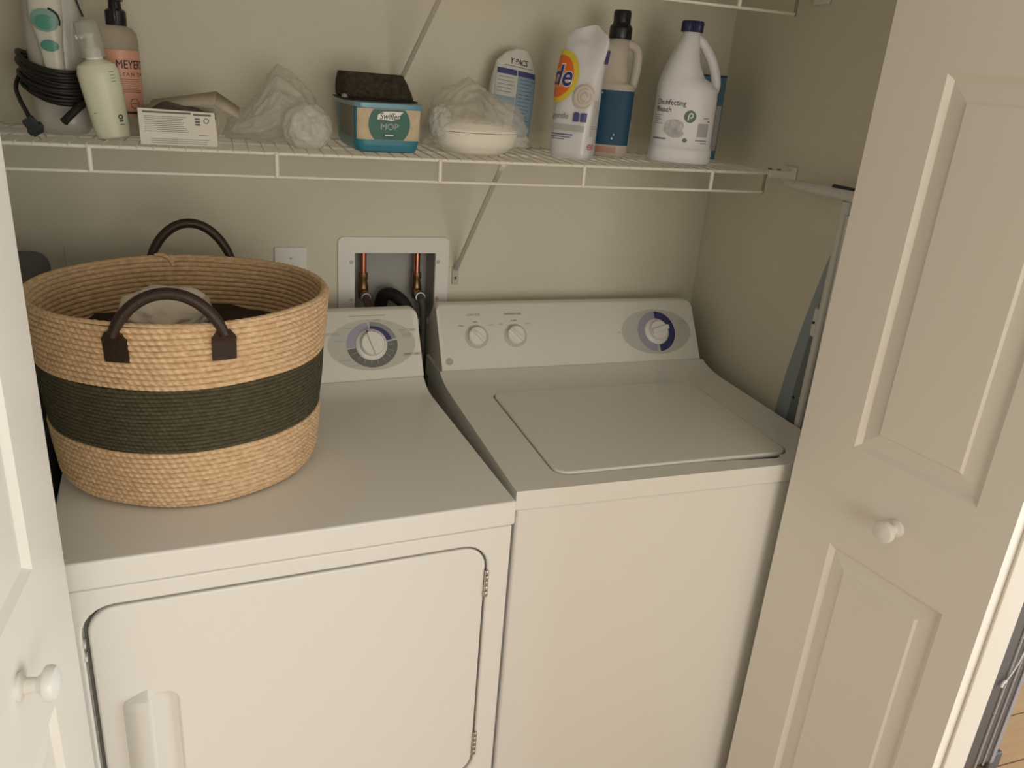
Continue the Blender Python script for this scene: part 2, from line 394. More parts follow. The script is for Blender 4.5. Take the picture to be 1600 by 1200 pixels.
decal('emblem', [('disc', .0255, .0185, .0072, .0072, 0, 360, .88), ('text', 'GE', .0255, .0185, .0085, dict(bold=.02))], fm, mat('silver_print', (.62, .61, .58), .4), wsh, .0009)

# ------------------------------------------------------------------ dryer
TH = .0651
dry = empty('clothes_dryer', (-.0094, -.7426, 0), TH, label='white front-load clothes dryer under the rope basket, left of the washer', cat='dryer')
cab = G().box((-.683, .003, .012), (-.003, .62, .8665)).build('cabinet', ENAMEL, dry, bevel=.004)
cut(cab, G().prism(rrect(-.652, .33, -.043, .837, .045), -.02, .020, 'y'))
for x in (-.63, -.05):
    for y in (.06, .58): G().lathe([(.02, 0), (.02, .012)], 16, Matrix.Translation((x, y, 0))).build('foot', RUBBER, dry)
prof = [(.62, .868), (0, .868), (0, .913), (.46, .914), (.485, .916), (.510, .922), (.533, .935), (.54, .930), (.62, .930)]
G().prism(prof, -.686, 0, 'x').build('top_deck', ENAMEL, dry, bevel=.005)
G().prism(rrect(-.651, .331, -.044, .836, .044), .0185, .0198, 'y').build('door_seal', SEAL, dry)
dr = G().prism(rrect(-.6445, .338, -.0465, .8325, .040), .0045, .0184, 'y').build('door', ENAMEL, dry, bevel=.004)
cut(dr, G().prism(rrect(-.5775, .42, -.537, .665, .018, 8), -.01, .0135, 'y'))
# raised door grip with a sharp inner edge
gp = G(); N = 26; V = []; F = []
pf = [(-.614, 0), (-.609, .006), (-.600, .0135), (-.590, .018), (-.581, .0205), (-.5775, .0215), (-.5765, .020), (-.5775, .0)]
for i in range(N + 1):
    z = .41 + (.674 - .41) * i / N; e = min(1, math.sqrt(max(0, 1 - ((abs(z - .542) - .112) / .020) ** 2)) if abs(z - .542) > .112 else 1)
    for x, y in pf: V.append((-.5775 + (x + .5775) * (.35 + .65 * e), .006 - y * e, z + .010 * ((x + .614) / .037) * (1 if z > .6 else -1) * 0.5))
k = len(pf)
for i in range(N):
    for q in range(k): F.append((i * k + q, i * k + (q + 1) % k, (i + 1) * k + (q + 1) % k, (i + 1) * k + q))
F += [tuple(range(k)), tuple(range(N * k, N * k + k))]
gp.add(V, F).build('handle', ENAMEL, dr)
for z in (.758, .405):
    g = G()
    for q in range(5): g.lathe([(.0035, .0), (.0042, .001), (.0042, .009), (.0035, .010)], 14, Matrix.Translation((-.0435, .0035, z - .025 + q * .0105)))
    g.box((-.047, .004, z - .024), (-.040, .006, z + .026))
    g.build('hinge', STEEL, dry)
g = G()
for z in (.775, .752): g.box((-.6525, .004, z - .004), (-.649, .016, z + .004))
g.build('door_catch', WHITEP, dry)
console(dry, -.685, 0.0005, .535, .937, .070, .127, .615)
fd = plane_map((0, .535, .937), (1, 0, 0), (0, .4827, .8758))
cu_, cv_ = -.107, .073
decal('printed_oval', [('disc', cu_, cv_, .096, .056)], fd, LGREY, dry, .0003)
decal('printed_ring', [('disc', cu_, cv_, .056, .050, 97, 187, .6)], fd, LAV, dry, .0006)
decal('printed_ring', [('disc', cu_, cv_, .056, .050, 14, 92, .82)], fd, mat('grey_blue_print', (.27, .28, .30), .5), dry, .0006)
decal('printed_ring', [('disc', cu_, cv_, .046, .041, 14, 92, .6)], fd, NAVY, dry, .0006)
decal('printed_ring', [('disc', cu_, cv_, .056, .050, 190, 369, .6)], fd, DGREY, dry, .0006)
tk = []
for a in range(206, 366, 19):
    c_, s_ = math.cos(math.radians(a)), math.sin(math.radians(a)); p0 = (cu_ + .036 * c_, cv_ + .032 * s_); p1 = (cu_ + .049 * c_, cv_ + .044 * s_)
    tk.append(('poly', [(p0[0] - s_ * .0005, p0[1] + c_ * .0005), (p0[0] + s_ * .0005, p0[1] - c_ * .0005), (p1[0] + s_ * .0005, p1[1] - c_ * .0005), (p1[0] - s_ * .0005, p1[1] + c_ * .0005)][::-1]))
decal('printed_tick', tk, fd, LAV, dry, .001)
knob(dry, fd, cu_ - .002, cv_, .0265, .016, .0345, 16, 'cycle_dial')
decals('printed_text', [('text', 'COTTONS', cu_ - .088, cv_ + .026, .0075, dict(bold=.02)), ('text', 'EASY CARE', cu_ + .080, cv_ + .028, .0075, dict(bold=.02)), ('text', 'TIMED DRY', cu_ + .086, cv_ - .026, .0075, dict(bold=.02)),
    ('rect', cu_ + .067, cv_ + .020, cu_ + .088, cv_ + .0215), ('rect', cu_ + .068, cv_ + .0165, cu_ + .090, cv_ + .018), ('rect', cu_ + .068, cv_ + .013, cu_ + .086, cv_ + .0145),
    ('rect', cu_ - .062, cv_ + .037, cu_ - .040, cv_ + .0383), ('rect', cu_ - .080, cv_ + .010, cu_ - .062, cv_ + .0113), ('rect', cu_ - .075, cv_ - .032, cu_ - .048, cv_ - .0307), ('rect', cu_ - .055, cv_ - .0445, cu_ - .03, cv_ - .0432),
    ('rect', cu_ + .006, cv_ + .053, cu_ + .024, cv_ + .0543), ('rect', cu_ + .032, cv_ + .045, cu_ + .046, cv_ + .0463), ('rect', cu_ - .045, cv_ + .063, cu_ + .035, cv_ + .0643)], fd, GREYT, dry, .0009)

# ------------------------------------------------------------------ wire shelves
def shelf(name, zt, x0, x1, depth, n_struts, label):
    s = empty(name, ((x0 + x1) / 2, 0, zt), label=label, cat='shelf', group=None); ox = (x0 + x1) / 2
    def T(g): g.v = [(x - ox, y, z - zt) for x, y, z in g.v]; return g
    zr = zt - .005
    T(G().tube([(x0, -depth, zr), (x1, -depth, zr)], .0035)).build('front_rail', WIRE, s)
    T(G().tube([(x0, -depth - .001, zr - .040), (x1 - .006, -depth - .001, zr - .040)], .003)).build('lower_rail', WIRE, s)
    g = G()
    for y in (-.006, -.15): g.tube([(x0, y, zr - .002), (x1, y, zr - .002)], .003, 8)
    T(g).build('cross_rail', WIRE, s)
    g = G(); x = x1 - .004
    while x > x0:
        g.tube([(x, -.004, zt - .0013), (x, -depth - .001, zt - .0013), (x, -depth - .0045, zt - .004)], .0013, 6); x -= .0254
    T(g).build('wire_deck', WIRE, s)
    xs = [.537 - .2955 * i for i in range(n_struts)]
    for x in xs:
        if x < x0: continue
        T(G().tube([(x, -depth - .003, zr), (x, -depth - .003, zr - .040)], .0042, 10)).build('lip_strut', WIRE, s)
    T(G().tube([(x1 - .004, -depth, zr), (x1 - .004, -depth, zr - .0435)], .0032)).build('end_cap', mat('end_cap_dark', (.30, .27, .22), .6), s)  # the lip's end cap is dark in its own colour
    return s, T
sh, T = shelf('wire_shelf', 1.413, XL + .004, .676, .316, 6, 'white wire shelf loaded with cleaning supplies above the washer and dryer')
g = G().box((.676, -.325, 1.400), (XR - .001, -.300, 1.416)).box((XR - .006, -.335, 1.392), (XR - .001, -.285, 1.424)); T(g).build('wall_bracket', WIRE, sh, bevel=.002)
g = G()
for y in (-.322, -.303):
    g.lathe([(.0045, 0), (.0045, .0015)], 12, Matrix.Translation((.700 if y < -.31 else .69, y + .0, 1.4165)))
T(g).build('screw', mat('rust_screw', (.10, .08, .06), .6), sh)
def brace(parent, T, xf, xt, zf, zt, yt):
    p0 = Vector((xf, -.005, zf)); p1 = Vector((xt, yt, zt))
    g = G().tube([p0, p0.lerp(p1, .5), p1], .0058, 8, flat=.55)
    b = T(g).build('support_brace', BRACEM, parent)
    T(G().box((xf - .008, -.005, zf - .036), (xf + .008, -.0005, zf + .006))).build('brace_foot', BRACEM, b, bevel=.001)
    T(G().lathe([(.0035, 0), (.003, .0015)], 12, Matrix.Translation((xf, -.005, zf - .020)) @ ROT_Y)).build('screw', mat('rust_screw', (.1, .08, .06), .6), b)
    T(G().tube([p1, p1 + Vector((0, -.014, .010))], .007, 8)).build('brace_clip', WIRE, b)
brace(sh, T, .075, .073, 1.122, 1.396, -.298)
us, T2 = shelf('wire_shelf', 1.768, XL + .004, .676, .316, 6, 'upper white wire shelf, mostly above the photo, front right corner showing')
g = G().box((.676, -.325, 1.755), (XR - .001, -.300, 1.771)).box((XR - .006, -.335, 1.747), (XR - .001, -.285, 1.779)); T2(g).build('wall_bracket', WIRE, us, bevel=.002)
brace(us, T2, -.086, -.03, 1.500, 1.751, -.298)

# ------------------------------------------------------------------ wall fittings
ob = empty('laundry_outlet_box', (-.07, 0, 1.1), label='white recessed laundry outlet box in the back wall with copper pipes', cat='outlet box')
def TO(g): g.v = [(x + .07, y, z - 1.1) for x, y, z in g.v]; return g
fr = TO(G().prism(rrect(-.203, .985, .058, 1.199, .014), -.006, -.0003, 'y')).build('frame', WHITEP, ob, bevel=.002)
cut(fr, TO(G().box((-.164, -.05, 1.002), (.024, .05, 1.161))))
BOXM = mat('grey_box_liner', (.42, .42, .40), .55)
g = G().box((-.166, .083, 1.0), (.026, .0895, 1.163)).box((-.1655, .0, 1.0), (-.1635, .084, 1.163)).box((.0235, .0, 1.0), (.0255, .084, 1.163)).box((-.1655, 0, 1.1605), (.0255, .084, 1.1628)).box((-.1655, 0, 1.0002), (.0255, .084, 1.003))
TO(g).build('recess', BOXM, ob)
for x in (-.172, .031):
    for z in (1.141, 1.052): TO(G().lathe([(.0045, 0), (.004, .0018), (.0002, .0022)], 14, Matrix.Translation((x, -.006, z)) @ ROT_Y)).build('screw', BRACEM, ob)
for x in (-.137, -.008):
    v = TO(G().lathe([(.008, 1.105), (.011, 1.1045), (.011, 1.090), (.009, 1.086), (.012, 1.07), (.012, 1.045), (.009, 1.04)], 18, Matrix.Translation((x, .045, 0))).tube([(x, .045, 1.06), (x, .012, 1.055)], .009, 12)).build('valve', BRASS, ob)
    TO(G().tube([(x, .045, 1.162), (x, .045, 1.10)], .0075, 16)).build('copper_pipe', COPPER, v)
    TO(G().lathe([(.013, 0), (.014, .006), (.0145, .010), (.012, .014)], 12, Matrix.Translation((x, .012, 1.055)) @ ROT_Y)).build('valve_handle', STEEL, v)
hs = G().tube(catmull([(-.092, .062, 1.004), (-.092, .052, 1.03), (-.086, .036, 1.052), (-.070, .018, 1.056), (-.050, -.002, 1.042), (-.038, -.018, 1.015), (-.034, -.022, .98), (-.034, -.022, .9), (-.034, -.022, .6), (-.034, -.022, .3)]), .0155, 16).build('drain_hose', RUBBER)
tag(hs, 'black drain hose hooked into the laundry outlet box', 'hose')
HOSE = mat('olive_hose', (.07, .072, .055), .5)
hs = G().tube(catmull([(-.008, .001, 1.056), (-.007, -.011, 1.048), (-.003, -.014, 1.02), (-.002, -.014, .96), (-.002, -.014, .8), (-.002, -.014, .5), (-.002, -.014, .2)]), .009, 12).build('supply_hose', HOSE)
tag(hs, 'dark supply hose dropping from the right valve between the two consoles', 'hose')
hs = G().tube(catmull([(-.137, .0, 1.055), (-.137, -.022, 1.048), (-.130, -.040, 1.02), (-.12, -.045, .96), (-.12, -.03, .8), (-.12, -.03, .3)]), .009, 12).build('supply_hose', mat('brown_hose', (.10, .055, .04), .5))
tag(hs, 'brownish supply hose on the left valve behind the dryer console', 'hose')
pl = G().prism(rrect(-.341, 1.060, -.271, 1.174, .004), -.006, -.0003, 'y').build('wall_plate', WHITEP, None, bevel=.002)
tag(pl, 'blank white wall plate on the back wall between basket and outlet box', 'wall plate')
sc_ = G().lathe([(.003, 0), (.0025, .001)], 12, Matrix.Translation((-.306, -.006, 1.150)) @ ROT_Y).build('screw', BRACEM, pl)
pl = G().prism(rrect(-.752, 1.02, -.630, 1.177, .004), -.0022, -.0003, 'y').build('painted_cover_plate', WALL, None, bevel=.001)
tag(pl, 'faint wall cover plate painted over in wall colour, behind the basket', 'cover plate')

# ------------------------------------------------------------------ basket
def rope_mat(name, c1, c2, c3):
    m = bpy.data.materials.new(name); m.use_nodes = True; nt = m.node_tree; b = nt.nodes['Principled BSDF']; b.inputs['Roughness'].default_value = .85
    b.inputs['Specular IOR Level'].default_value = .2
    tc = nt.nodes.new('ShaderNodeTexCoord'); n = nt.nodes.new('ShaderNodeTexNoise'); n.inputs['Scale'].default_value = 90; n.inputs['Detail'].default_value = 4
    mp = nt.nodes.new('ShaderNodeMapping'); mp.inputs['Scale'].default_value = (1, 1, 2.2)
    rp = nt.nodes.new('ShaderNodeValToRGB'); rp.color_ramp.elements[0].position = .3; rp.color_ramp.elements[0].color = (*c1, 1); rp.color_ramp.elements[1].position = .7; rp.color_ramp.elements[1].color = (*c3, 1)
    e = rp.color_ramp.elements.new(.5); e.color = (*c2, 1)
    n2 = nt.nodes.new('ShaderNodeTexNoise'); n2.inputs['Scale'].default_value = 900
    bp = nt.nodes.new('ShaderNodeBump'); bp.inputs['Strength'].default_value = .4; bp.inputs['Distance'].default_value = .001
    nt.links.new(tc.outputs['Object'], mp.inputs[0]); nt.links.new(mp.outputs[0], n.inputs['Vector']); nt.links.new(tc.outputs['Object'], n2.inputs['Vector'])
    nt.links.new(n.outputs['Fac'], rp.inputs['Fac']); nt.links.new(rp.outputs['Color'], b.inputs['Base Color']); nt.links.new(n2.outputs['Fac'], bp.inputs['Height']); nt.links.new(bp.outputs['Normal'], b.inputs['Normal'])
    return m
TAN = rope_mat('jute_rope', (.54, .36, .20), (.66, .46, .275), (.78, .57, .36))
GREEN = rope_mat('green_cotton_rope', (.066, .058, .033), (.082, .072, .042), (.105, .094, .058))
BX, BY, BH, EY = -.511, -.478, .2975, .95
bk = empty('rope_basket', (BX, BY, .9155), label='large tan rope laundry basket with a dark green band, on the dryer', cat='basket')
def RR(z):
    t = z / BH; r = .2005 + (.2250 - .2005) * t
    if z < .022: r -= .013 * (1 - z / .022) ** 2
    return r
def rope_shell(z0, z1, pitch, strands, amp, bulge, side, nA=760, ns=7, depth=0):
    rows = max(1, round((z1 - z0) / pitch)); pitch = (z1 - z0) / rows
    zz = []; 
    for i in range(rows):
        for q in range(ns): zz.append((z0 + pitch * (i + q / ns), i, q / ns))
    zz.append((z1, rows - 1, 1.0))
    A = np.linspace(0, 2 * PI, nA, endpoint=False); V = []
    for z, i, q in zz:
        s = 2 * q - 1; prof_ = math.sqrt(max(0, 1 - s * s)); w = A * strands / 1.0
        tw = np.sin(w + q * 4.2 + i * 2.4)
        r = RR(z) + side * (bulge * prof_ + amp * prof_ * tw) + (0 if side > 0 else -depth)
        wob = .0012 * np.sin(3 * A + i * .02) + .0008 * np.sin(7 * A + .3 * i)
        zj = z + .0007 * np.sin(5 * A + i * .15)
        r = r + wob
        V.append(np.stack([r * np.cos(A), EY * r * np.sin(A), zj], 1))
    V = np.concatenate(V); n = nA; k = len(zz)
    F = [(i * n + j, i * n + (j + 1) % n, (i + 1) * n + (j + 1) % n, (i + 1) * n + j) for i in range(k - 1) for j in range(n)]
    if side < 0: F = [f[::-1] for f in F]
    return V.tolist(), F
P0 = .0085
g = G(); V, F = rope_shell(.202, BH, P0, 135, .0008, .0042, 1, 900, 8); g.add(V, F)
V, F = rope_shell(.004, BH, P0, 100, .0005, .0034, -1, 500, 7, .006); g.add(V, F)
# rounded rim coil joining both skins
A = np.linspace(0, 2 * PI, 760, endpoint=False); V = []; nr = 10
for q in range(nr + 1):
    t = PI * q / nr; rr = RR(BH) - .003 + .0055 * math.cos(t); zz = BH + .0042 * math.sin(t) + .0006 * np.sin(A * 118 + q * .9) * math.sin(t) + .0007 * np.sin(5 * A + 35 * .15)
    V.append(np.stack([rr * np.cos(A), EY * rr * np.sin(A), zz], 1))
V = np.concatenate(V).tolist(); F = [(i * 760 + j, i * 760 + (j + 1) % 760, (i + 1) * 760 + (j + 1) % 760, (i + 1) * 760 + j) for i in range(nr) for j in range(760)]
g.add(V, F); g.build('upper_rope_wall', TAN, bk, fix=False, angle=80)
g = G(); V, F = rope_shell(.100, .202, .0064, 170, .0007, .0030, 1, 1000, 6); g.add(V, F); gb = g.build('green_band', GREEN, bk, fix=False, angle=80)
g = G(); V, F = rope_shell(.000, .100, P0, 130, .0008, .0042, 1, 900, 8); g.add(V, F); g.build('lower_rope_wall', TAN, bk, fix=False, angle=80)
G().lathe([(.0002, .0005), (.188, .0005), (.190, .004), (.0002, .004)], 64, None, 1, EY).build('basket_base', TAN, bk)
def bsurf(a, z, off):
    r = RR(z) + .0035 + off; return Vector((r * math.cos(a), EY * r * math.sin(a), z))
def handle(a0, a1, apex, lean, rz):
    hd = None
    p0 = bsurf(a0, .285, .008); p1 = bsurf(a1, .285, .008); mid = (p0 + p1) / 2; pts = []
    out = Vector((mid.x, mid.y, 0)).normalized()
    for i in range(25):
        t = i / 24; s_ = math.sin(PI * t) ** .9
        p = p0.lerp(p1, .45 * (.5 - .5 * math.cos(PI * t)) + .55 * t) ; p = Vector((p.x, p.y, .285 + (apex - .285) * s_)) + out * lean * s_
        pts.append(p)
    r = [.0085 - .002 * abs(1 - 2 * i / 24) ** 6 for i in range(25)]
    hd = G().tube(pts, r, 14).build('handle', LEATHER, bk)
    for a in (a0, a1):
        w = .0165 / RR(.27); V = []; nz, na = 12, 8
        for L_, off in ((0, .0002), (1, .0042)):
            for i in range(nz + 1):
                z = .246 + (.291 - .246) * i / nz; sh_ = 1 if i < nz - 3 else 1 - .16 * (i - nz + 3)
                for j in range(na + 1): V.append(bsurf(a + w * sh_ * (2 * j / na - 1), z, off + (.004 * max(0, (i - 8) / 4) if L_ else 0)))
        F = []; S = (nz + 1) * (na + 1)
        for L_ in (0, 1):
            for i in range(nz):
                for j in range(na):
                    q = L_ * S + i * (na + 1) + j; F.append((q, q + 1, q + na + 2, q + na + 1))
        rim = [i for i in range(na + 1)] + [i * (na + 1) + na for i in range(1, nz + 1)] + [nz * (na + 1) + j for j in range(na - 1, -1, -1)] + [i * (na + 1) for i in range(nz - 1, 0, -1)]
        for q in range(len(rim)): b_ = rim[(q + 1) % len(rim)]; F.append((rim[q], b_, b_ + S, rim[q] + S))
        G().add(V, F).build('handle_tab', LEATHER, hd)
handle(math.radians(-110.5), math.radians(-74.8), .344, -.004, 0)
handle(math.radians(105.5), math.radians(70), .358, .006, 0)
G().tube(catmull([(-.052, EY * .2155, BH + .004), (-.040, EY * .2135, BH + .006), (-.028, EY * .2135, BH - .002), (-.022, EY * .213, BH - .014)]), .0038, 10).build('rope_end', TAN, bk)
# things in the basket
def cloth_blob(name, c, r, seed, material, amp=.02, fr=9, pinch=None, sub=5):
    bm = bmesh.new(); bmesh.ops.create_icosphere(bm, subdivisions=sub, radius=1)
    for v in bm.verts:
        d = v.co.normalized(); n_ = noise.fractal(d * fr * .35 + Vector((seed, 0, 0)), 1.0, 2.0, 4); f = 1 + amp / max(r) * 3 * (abs(n_) * 1.6 - .5)
        p = Vector((d.x * r[0], d.y * r[1], d.z * r[2])) * f
        if pinch: p = pinch(p, d)
        v.co = p
    me = bpy.data.meshes.new(name); bm.to_mesh(me); bm.free(); me.materials.append(material)
    me.polygons.foreach_set('use_smooth', [True] * len(me.polygons))
    o = bpy.data.objects.new(name, me); COL.objects.link(o); o.location = c; return o
def in_basket(h):
    def f(p, d):
        r_ = math.hypot(p.x, p.y / EY)
        if r_ > .170: p = Vector((p.x * .170 / r_, p.y * .170 / r_, p.z))
        return Vector((p.x, p.y, max(p.z, -h)))
    return f
cl = Loft([(.006, 0, 0, .150, .142, 2), (.03, 0, 0, .176, .165, 2), (.14, 0, 0, .190, .178, 2), (.205, 0, 0, .196, .184, 2), (.216, 0, 0, .190, .178, 2), (.222, 0, 0, .150, .14, 2), (.222, 0, 0, .06, .06, 2), (.221, 0, 0, .004, .004, 2)])
o = cl.mesh(90, 6, lambda p: p + Vector((0, 0, 1)) * (.010 * noise.noise(p * 16) + .004 * noise.noise(p * 45)) * (p.z > .15)).build('dark_cloth', mat('dark_brown_cloth', (.035, .022, .013), .9, bump=.5, bscale=500))
o.location = (BX, BY, .9155); tag(o, 'dark brown cloth filling the rope basket below the white towel', 'cloth')
o = cloth_blob('white_towel', (BX - .022, BY - .005, 1.170), (.064, .070, .040), 9, mat('white_terry', (.72, .66, .56), .95, bump=.6, bscale=700), .0035, 4, lambda p, d: Vector((p.x + .02 * d.y, p.y, max(p.z, -.022) + .012 * max(0, -d.x))))
tag(o, 'white rounded towel lying on the dark cloth inside the rope basket', 'towel')

# ------------------------------------------------------------------ dark case behind basket
CASE = mat('slate_case', (.075, .085, .095), .55, bump=.2, bscale=400)
cs = empty('upright_case', (-.820, -.33, 0), label='dark slate upright case in the gap left of the dryer, behind the basket', cat='case')
G().prism(rrect(-.066, .02, .072, 1.205, .028), -.10, .16, 'y').build('shell', CASE, cs, bevel=.012)
G().prism(rrect(-.068, .30, .0735, .315, .004), -.102, .162, 'y').build('zip_band', RUBBER, cs)
for x in (-.045, .05):
    for y in (-.07, .13): G().lathe([(.016, -.01), (.02, -.006), (.02, .006), (.016, .01)], 16, Matrix.Translation((x, y, .020)) @ Matrix.Rotation(PI / 2, 4, 'Y')).build('caster', RUBBER, cs)

# ------------------------------------------------------------------ ironing board on the right wall
ib = empty('ironing_board', (.715, -.56, 0), label='white-legged ironing board folded upright against the right wall beside the washer', cat='ironing board')
def TI(g): g.v = [(x - .715, y + .56, z) for x, y, z in g.v]; return g
BCOV = mat('blue_grey_cover', (.30, .335, .38), .8, bump=.2, bscale=500)
TUBEW = mat('white_tube_enamel', (.66, .655, .62), .35)
UNDER = mat('board_mesh', (.16, .18, .18), .6)
def board_poly(inset):
    L = [(-.445, .02), (-.442, .60), (-.440, .90), (-.452, 1.0), (-.473, 1.12), (-.500, 1.24), (-.525, 1.325), (-.56, 1.362), (-.595, 1.325)]
    Rr = [(-.62, 1.24), (-.647, 1.12), (-.668, 1.0), (-.68, .90), (-.678, .6), (-.675, .02)]
    P = L + Rr; cx = -.56
    return [(cx + (y - cx) * (1 - inset / .115), z - (inset if z > 1.3 else 0) + (inset if z < .1 else 0)) for y, z in P]
TI(G().prism(board_poly(0), .7200, .7385, 'x')).build('board_cover', BCOV, ib, bevel=.003)
TI(G().prism(board_poly(.048), .7150, .7199, 'x')).build('underside_mesh', UNDER, ib)
TI(G().tube(catmull([(.704, -.545, .05), (.704, -.545, .7), (.704, -.545, 1.385)], 4), .0095, 12)).build('leg', TUBEW, ib)
TI(G().tube(catmull([(.706, -.590, .05), (.706, -.575, .7), (.706, -.560, 1.36)], 4), .0085, 12)).build('leg', TUBEW, ib)
TI(G().tube([(.708, -.345, 1.393), (.706, -.37, 1.393), (.704, -.545, 1.397), (.704, -.76, 1.40)], [.007, .0105, .0125, .0125], 14)).build('foot_bar', TUBEW, ib)
TI(G().tube([(.702, -.50, 1.4085), (.702, -.56, 1.4085)], .0045, 8)).build('foot_cap', BLACKP, ib)
TI(G().box((.700, -.543, 1.105), (.716, -.522, 1.165))).build('leg_bracket', TUBEW, ib, bevel=.003)
for z in (.955, 1.135): TI(G().lathe([(.003, 0), (.003, .002)], 10, Matrix.Translation((.7148 if z < 1 else .7, -.500 if z < 1 else -.529, z)) @ Matrix.Rotation(-PI / 2, 4, 'Y'))).build('rivet', DARK, ib)

# ------------------------------------------------------------------ suitcase outside
sg = mat('charcoal_shell', (.095, .085, .082), .45); sm = mat('grey_trim', (.36, .35, .36), .35)
sc0 = empty('suitcase', (1.213, -.60, 0), 0, label='dark grey ribbed suitcase standing on the wooden floor right of the door', cat='suitcase')
sh_ = G().box((-.12, -.188, .030), (.108, .19, .70)).build('shell', sg, sc0, bevel=.012, seg=4)
rb = mat('charcoal_rib', (.17, .155, .16), .35)
for x in (-.09, -.05, -.01): G().box((x, -.1915, .06), (x + .018, -.1875, .67)).build('rib', rb, sh_, bevel=.0015)
G().tube([(.052, -.189, .035), (.052, -.189, .695)], .0032, 10).build('piping', sm, sc0)
G().tube([(.078, -.189, .035), (.078, -.189, .695)], .0026, 10).build('piping', sm, sc0)
g = G(); V = []; F = []
N_ = 132
for i in range(N_ + 1):
    z = .035 + .66 * i / N_; q = .0012 * (i % 2)
    V += [(.100, -.190 - q, z), (.112 + q, -.190 - q, z), (.112 + q, .19, z), (.100, .19, z)]
for i in range(N_):
    for k in range(4): F.append((i * 4 + k, i * 4 + (k + 1) % 4, i * 4 + 4 + (k + 1) % 4, i * 4 + 4 + k))
F += [(3, 2, 1, 0), tuple(N_ * 4 + k for k in range(4))]
g.add(V, F).build('corrugated_gusset', mat('grey_gusset', (.30, .28, .29), .5), sc0)
for x in (-.085, .118):
    for y in (-.170, .165):
        G().box((x - .018, y - .020, .006), (x + .022, y + .020, .062)).build('corner_foot', mat('foot_grey', (.10, .09, .09), .5), sc0, bevel=.005)
        G().lathe([(.012, -.007), (.014, -.005), (.014, .005), (.012, .007)], 16, Matrix.Translation((x, y, .0142)) @ Matrix.Rotation(PI / 2, 4, 'X')).build('wheel', RUBBER, sc0)
st_ = G().tube(catmull([(.090, -.1925, .60), (.082, -.195, .50), (.070, -.1955, .42), (.062, -.195, .36), (.046, -.194, .315), (.040, -.1935, .305)], 8), .0017, 8).build('strap_cord', WHITEP, sc0)
G().tube([(.044, -.1935, .312), (.037, -.194, .308), (.034, -.194, .296)], .0034, 8).build('cord_tip', WHITEP, st_)

# ================================================================== things on the shelf
ZS = 1.4134
FROST = mat('frosted_clear_plastic', (.88, .88, .84), .38, trans=.82, ior=1.12)
CLEARB = mat('clear_bottle', (.86, .84, .80), .12, trans=.9, ior=1.25)
HDPE = mat('white_hdpe', (.74, .74, .77), .38)
# --- garment steamer / iron
SW = mat('steamer_white', (.66, .64, .58), .35)
TEAL = mat('teal_button', (.08, .30, .24), .35); TEAL2 = mat('pale_teal', (.22, .38, .32), .35)
st = empty('garment_steamer', (-.700, -.155, ZS), label='white garment steamer with two teal buttons, black cord wound round it', cat='steamer')
body = Loft([(0, 0, 0, .036, .032, 3), (.008, 0, 0, .042, .036, 3), (.05, 0, 0, .043, .037, 2.8), (.12, .0, 0, .044, .038, 2.6), (.19, .002, 0, .047, .038, 2.5), (.235, .004, .0, .044, .034, 2.4), (.262, .006, .0, .030, .024, 2.2), (.268, .006, 0, .012, .010, 2)])
body.mesh(40).build('body', mat('steamer_tank', (.55, .54, .49), .3, trans=.15), st)
sp = Loft([(.085, .002, -.037, .014, .012, 3), (.11, .001, -.038, .0155, .014, 3), (.15, -.001, -.039, .0185, .015, 3), (.185, -.004, -.038, .025, .016, 2.6), (.215, -.004, -.034, .025, .016, 2.4), (.238, -.002, -.026, .016, .014, 2.2), (.242, -.002, -.022, .006, .008, 2)])
spn = sp.mesh(36).build('handle_spine', SW, st)
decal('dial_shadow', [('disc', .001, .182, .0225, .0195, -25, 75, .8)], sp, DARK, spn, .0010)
decal('teal_dial', [('disc', -.001, .181, .021, .0175)], sp, TEAL2, spn, .0014)
decal('teal_dial', [('disc', -.001, .178, .014, .0115)], sp, TEAL, spn, .0020)
decal('teal_button', [('disc', .000, .1425, .0135, .009)], sp, TEAL, spn, .0016)
G().tube([(.034, -.030, .250), (.046, -.026, .205), (.050, -.024, .192)], .0016, 8).build('seam_strip', DARK, st)
CORD = mat('black_cord', (.013, .012, .011), .4)
g = G(); R_ = random.Random(4)
for i in range(13):
    zc = .062 + .0043 * i + .002 * R_.random(); ra = .057 + .007 * R_.random(); rb = .056 + .008 * R_.random(); ti = -.012 + .006 * R_.random(); dz = .006 * math.sin(i)
    pts = [(ra * math.cos(a) * 1.0 + .002, rb * math.sin(a) - .002, zc + ti * math.cos(a) * .9 + .010 * math.cos(a) ** 2 * (1 if a < PI else 1) + dz * .2 - .010 * (math.sin(a) < 0) * abs(math.sin(a))) for a in np.linspace(0, 2 * PI, 40, endpoint=False)]
    g.tube(pts, .0036, 8, closed=True)
cd = empty('power_cord', (-.700, -.155, ZS), label='thick coil of black power cord round the steamer, plug hanging down', cat='cord')
g.build('cord_coil', CORD, cd)
G().tube(catmull([(-.055, -.01, .10), (-.062, -.035, .075), (-.052, -.07, .055), (-.040, -.098, .040), (-.034, -.110, .030)]), [.0036] * 32 + [.0046], 10).build('cord_tail', CORD, cd)
pg = Matrix.Translation((-.030, -.118, .020)) @ Matrix.Rotation(math.radians(-32), 4, 'Y') @ Matrix.Rotation(math.radians(18), 4, 'X')
pl = G().box((-.0095, -.007, -.016), (.0095, .007, .012), pg).box((-.0125, -.0075, -.012), (.0125, .0075, -.002), pg).build('plug', mat('slate_plug', (.025, .028, .032), .4), cd, bevel=.002)
G().box((-.006, -.001, -.026), (-.004, .001, -.016), pg).box((.004, -.001, -.026), (.006, .001, -.016), pg).build('prong', STEEL, pl)
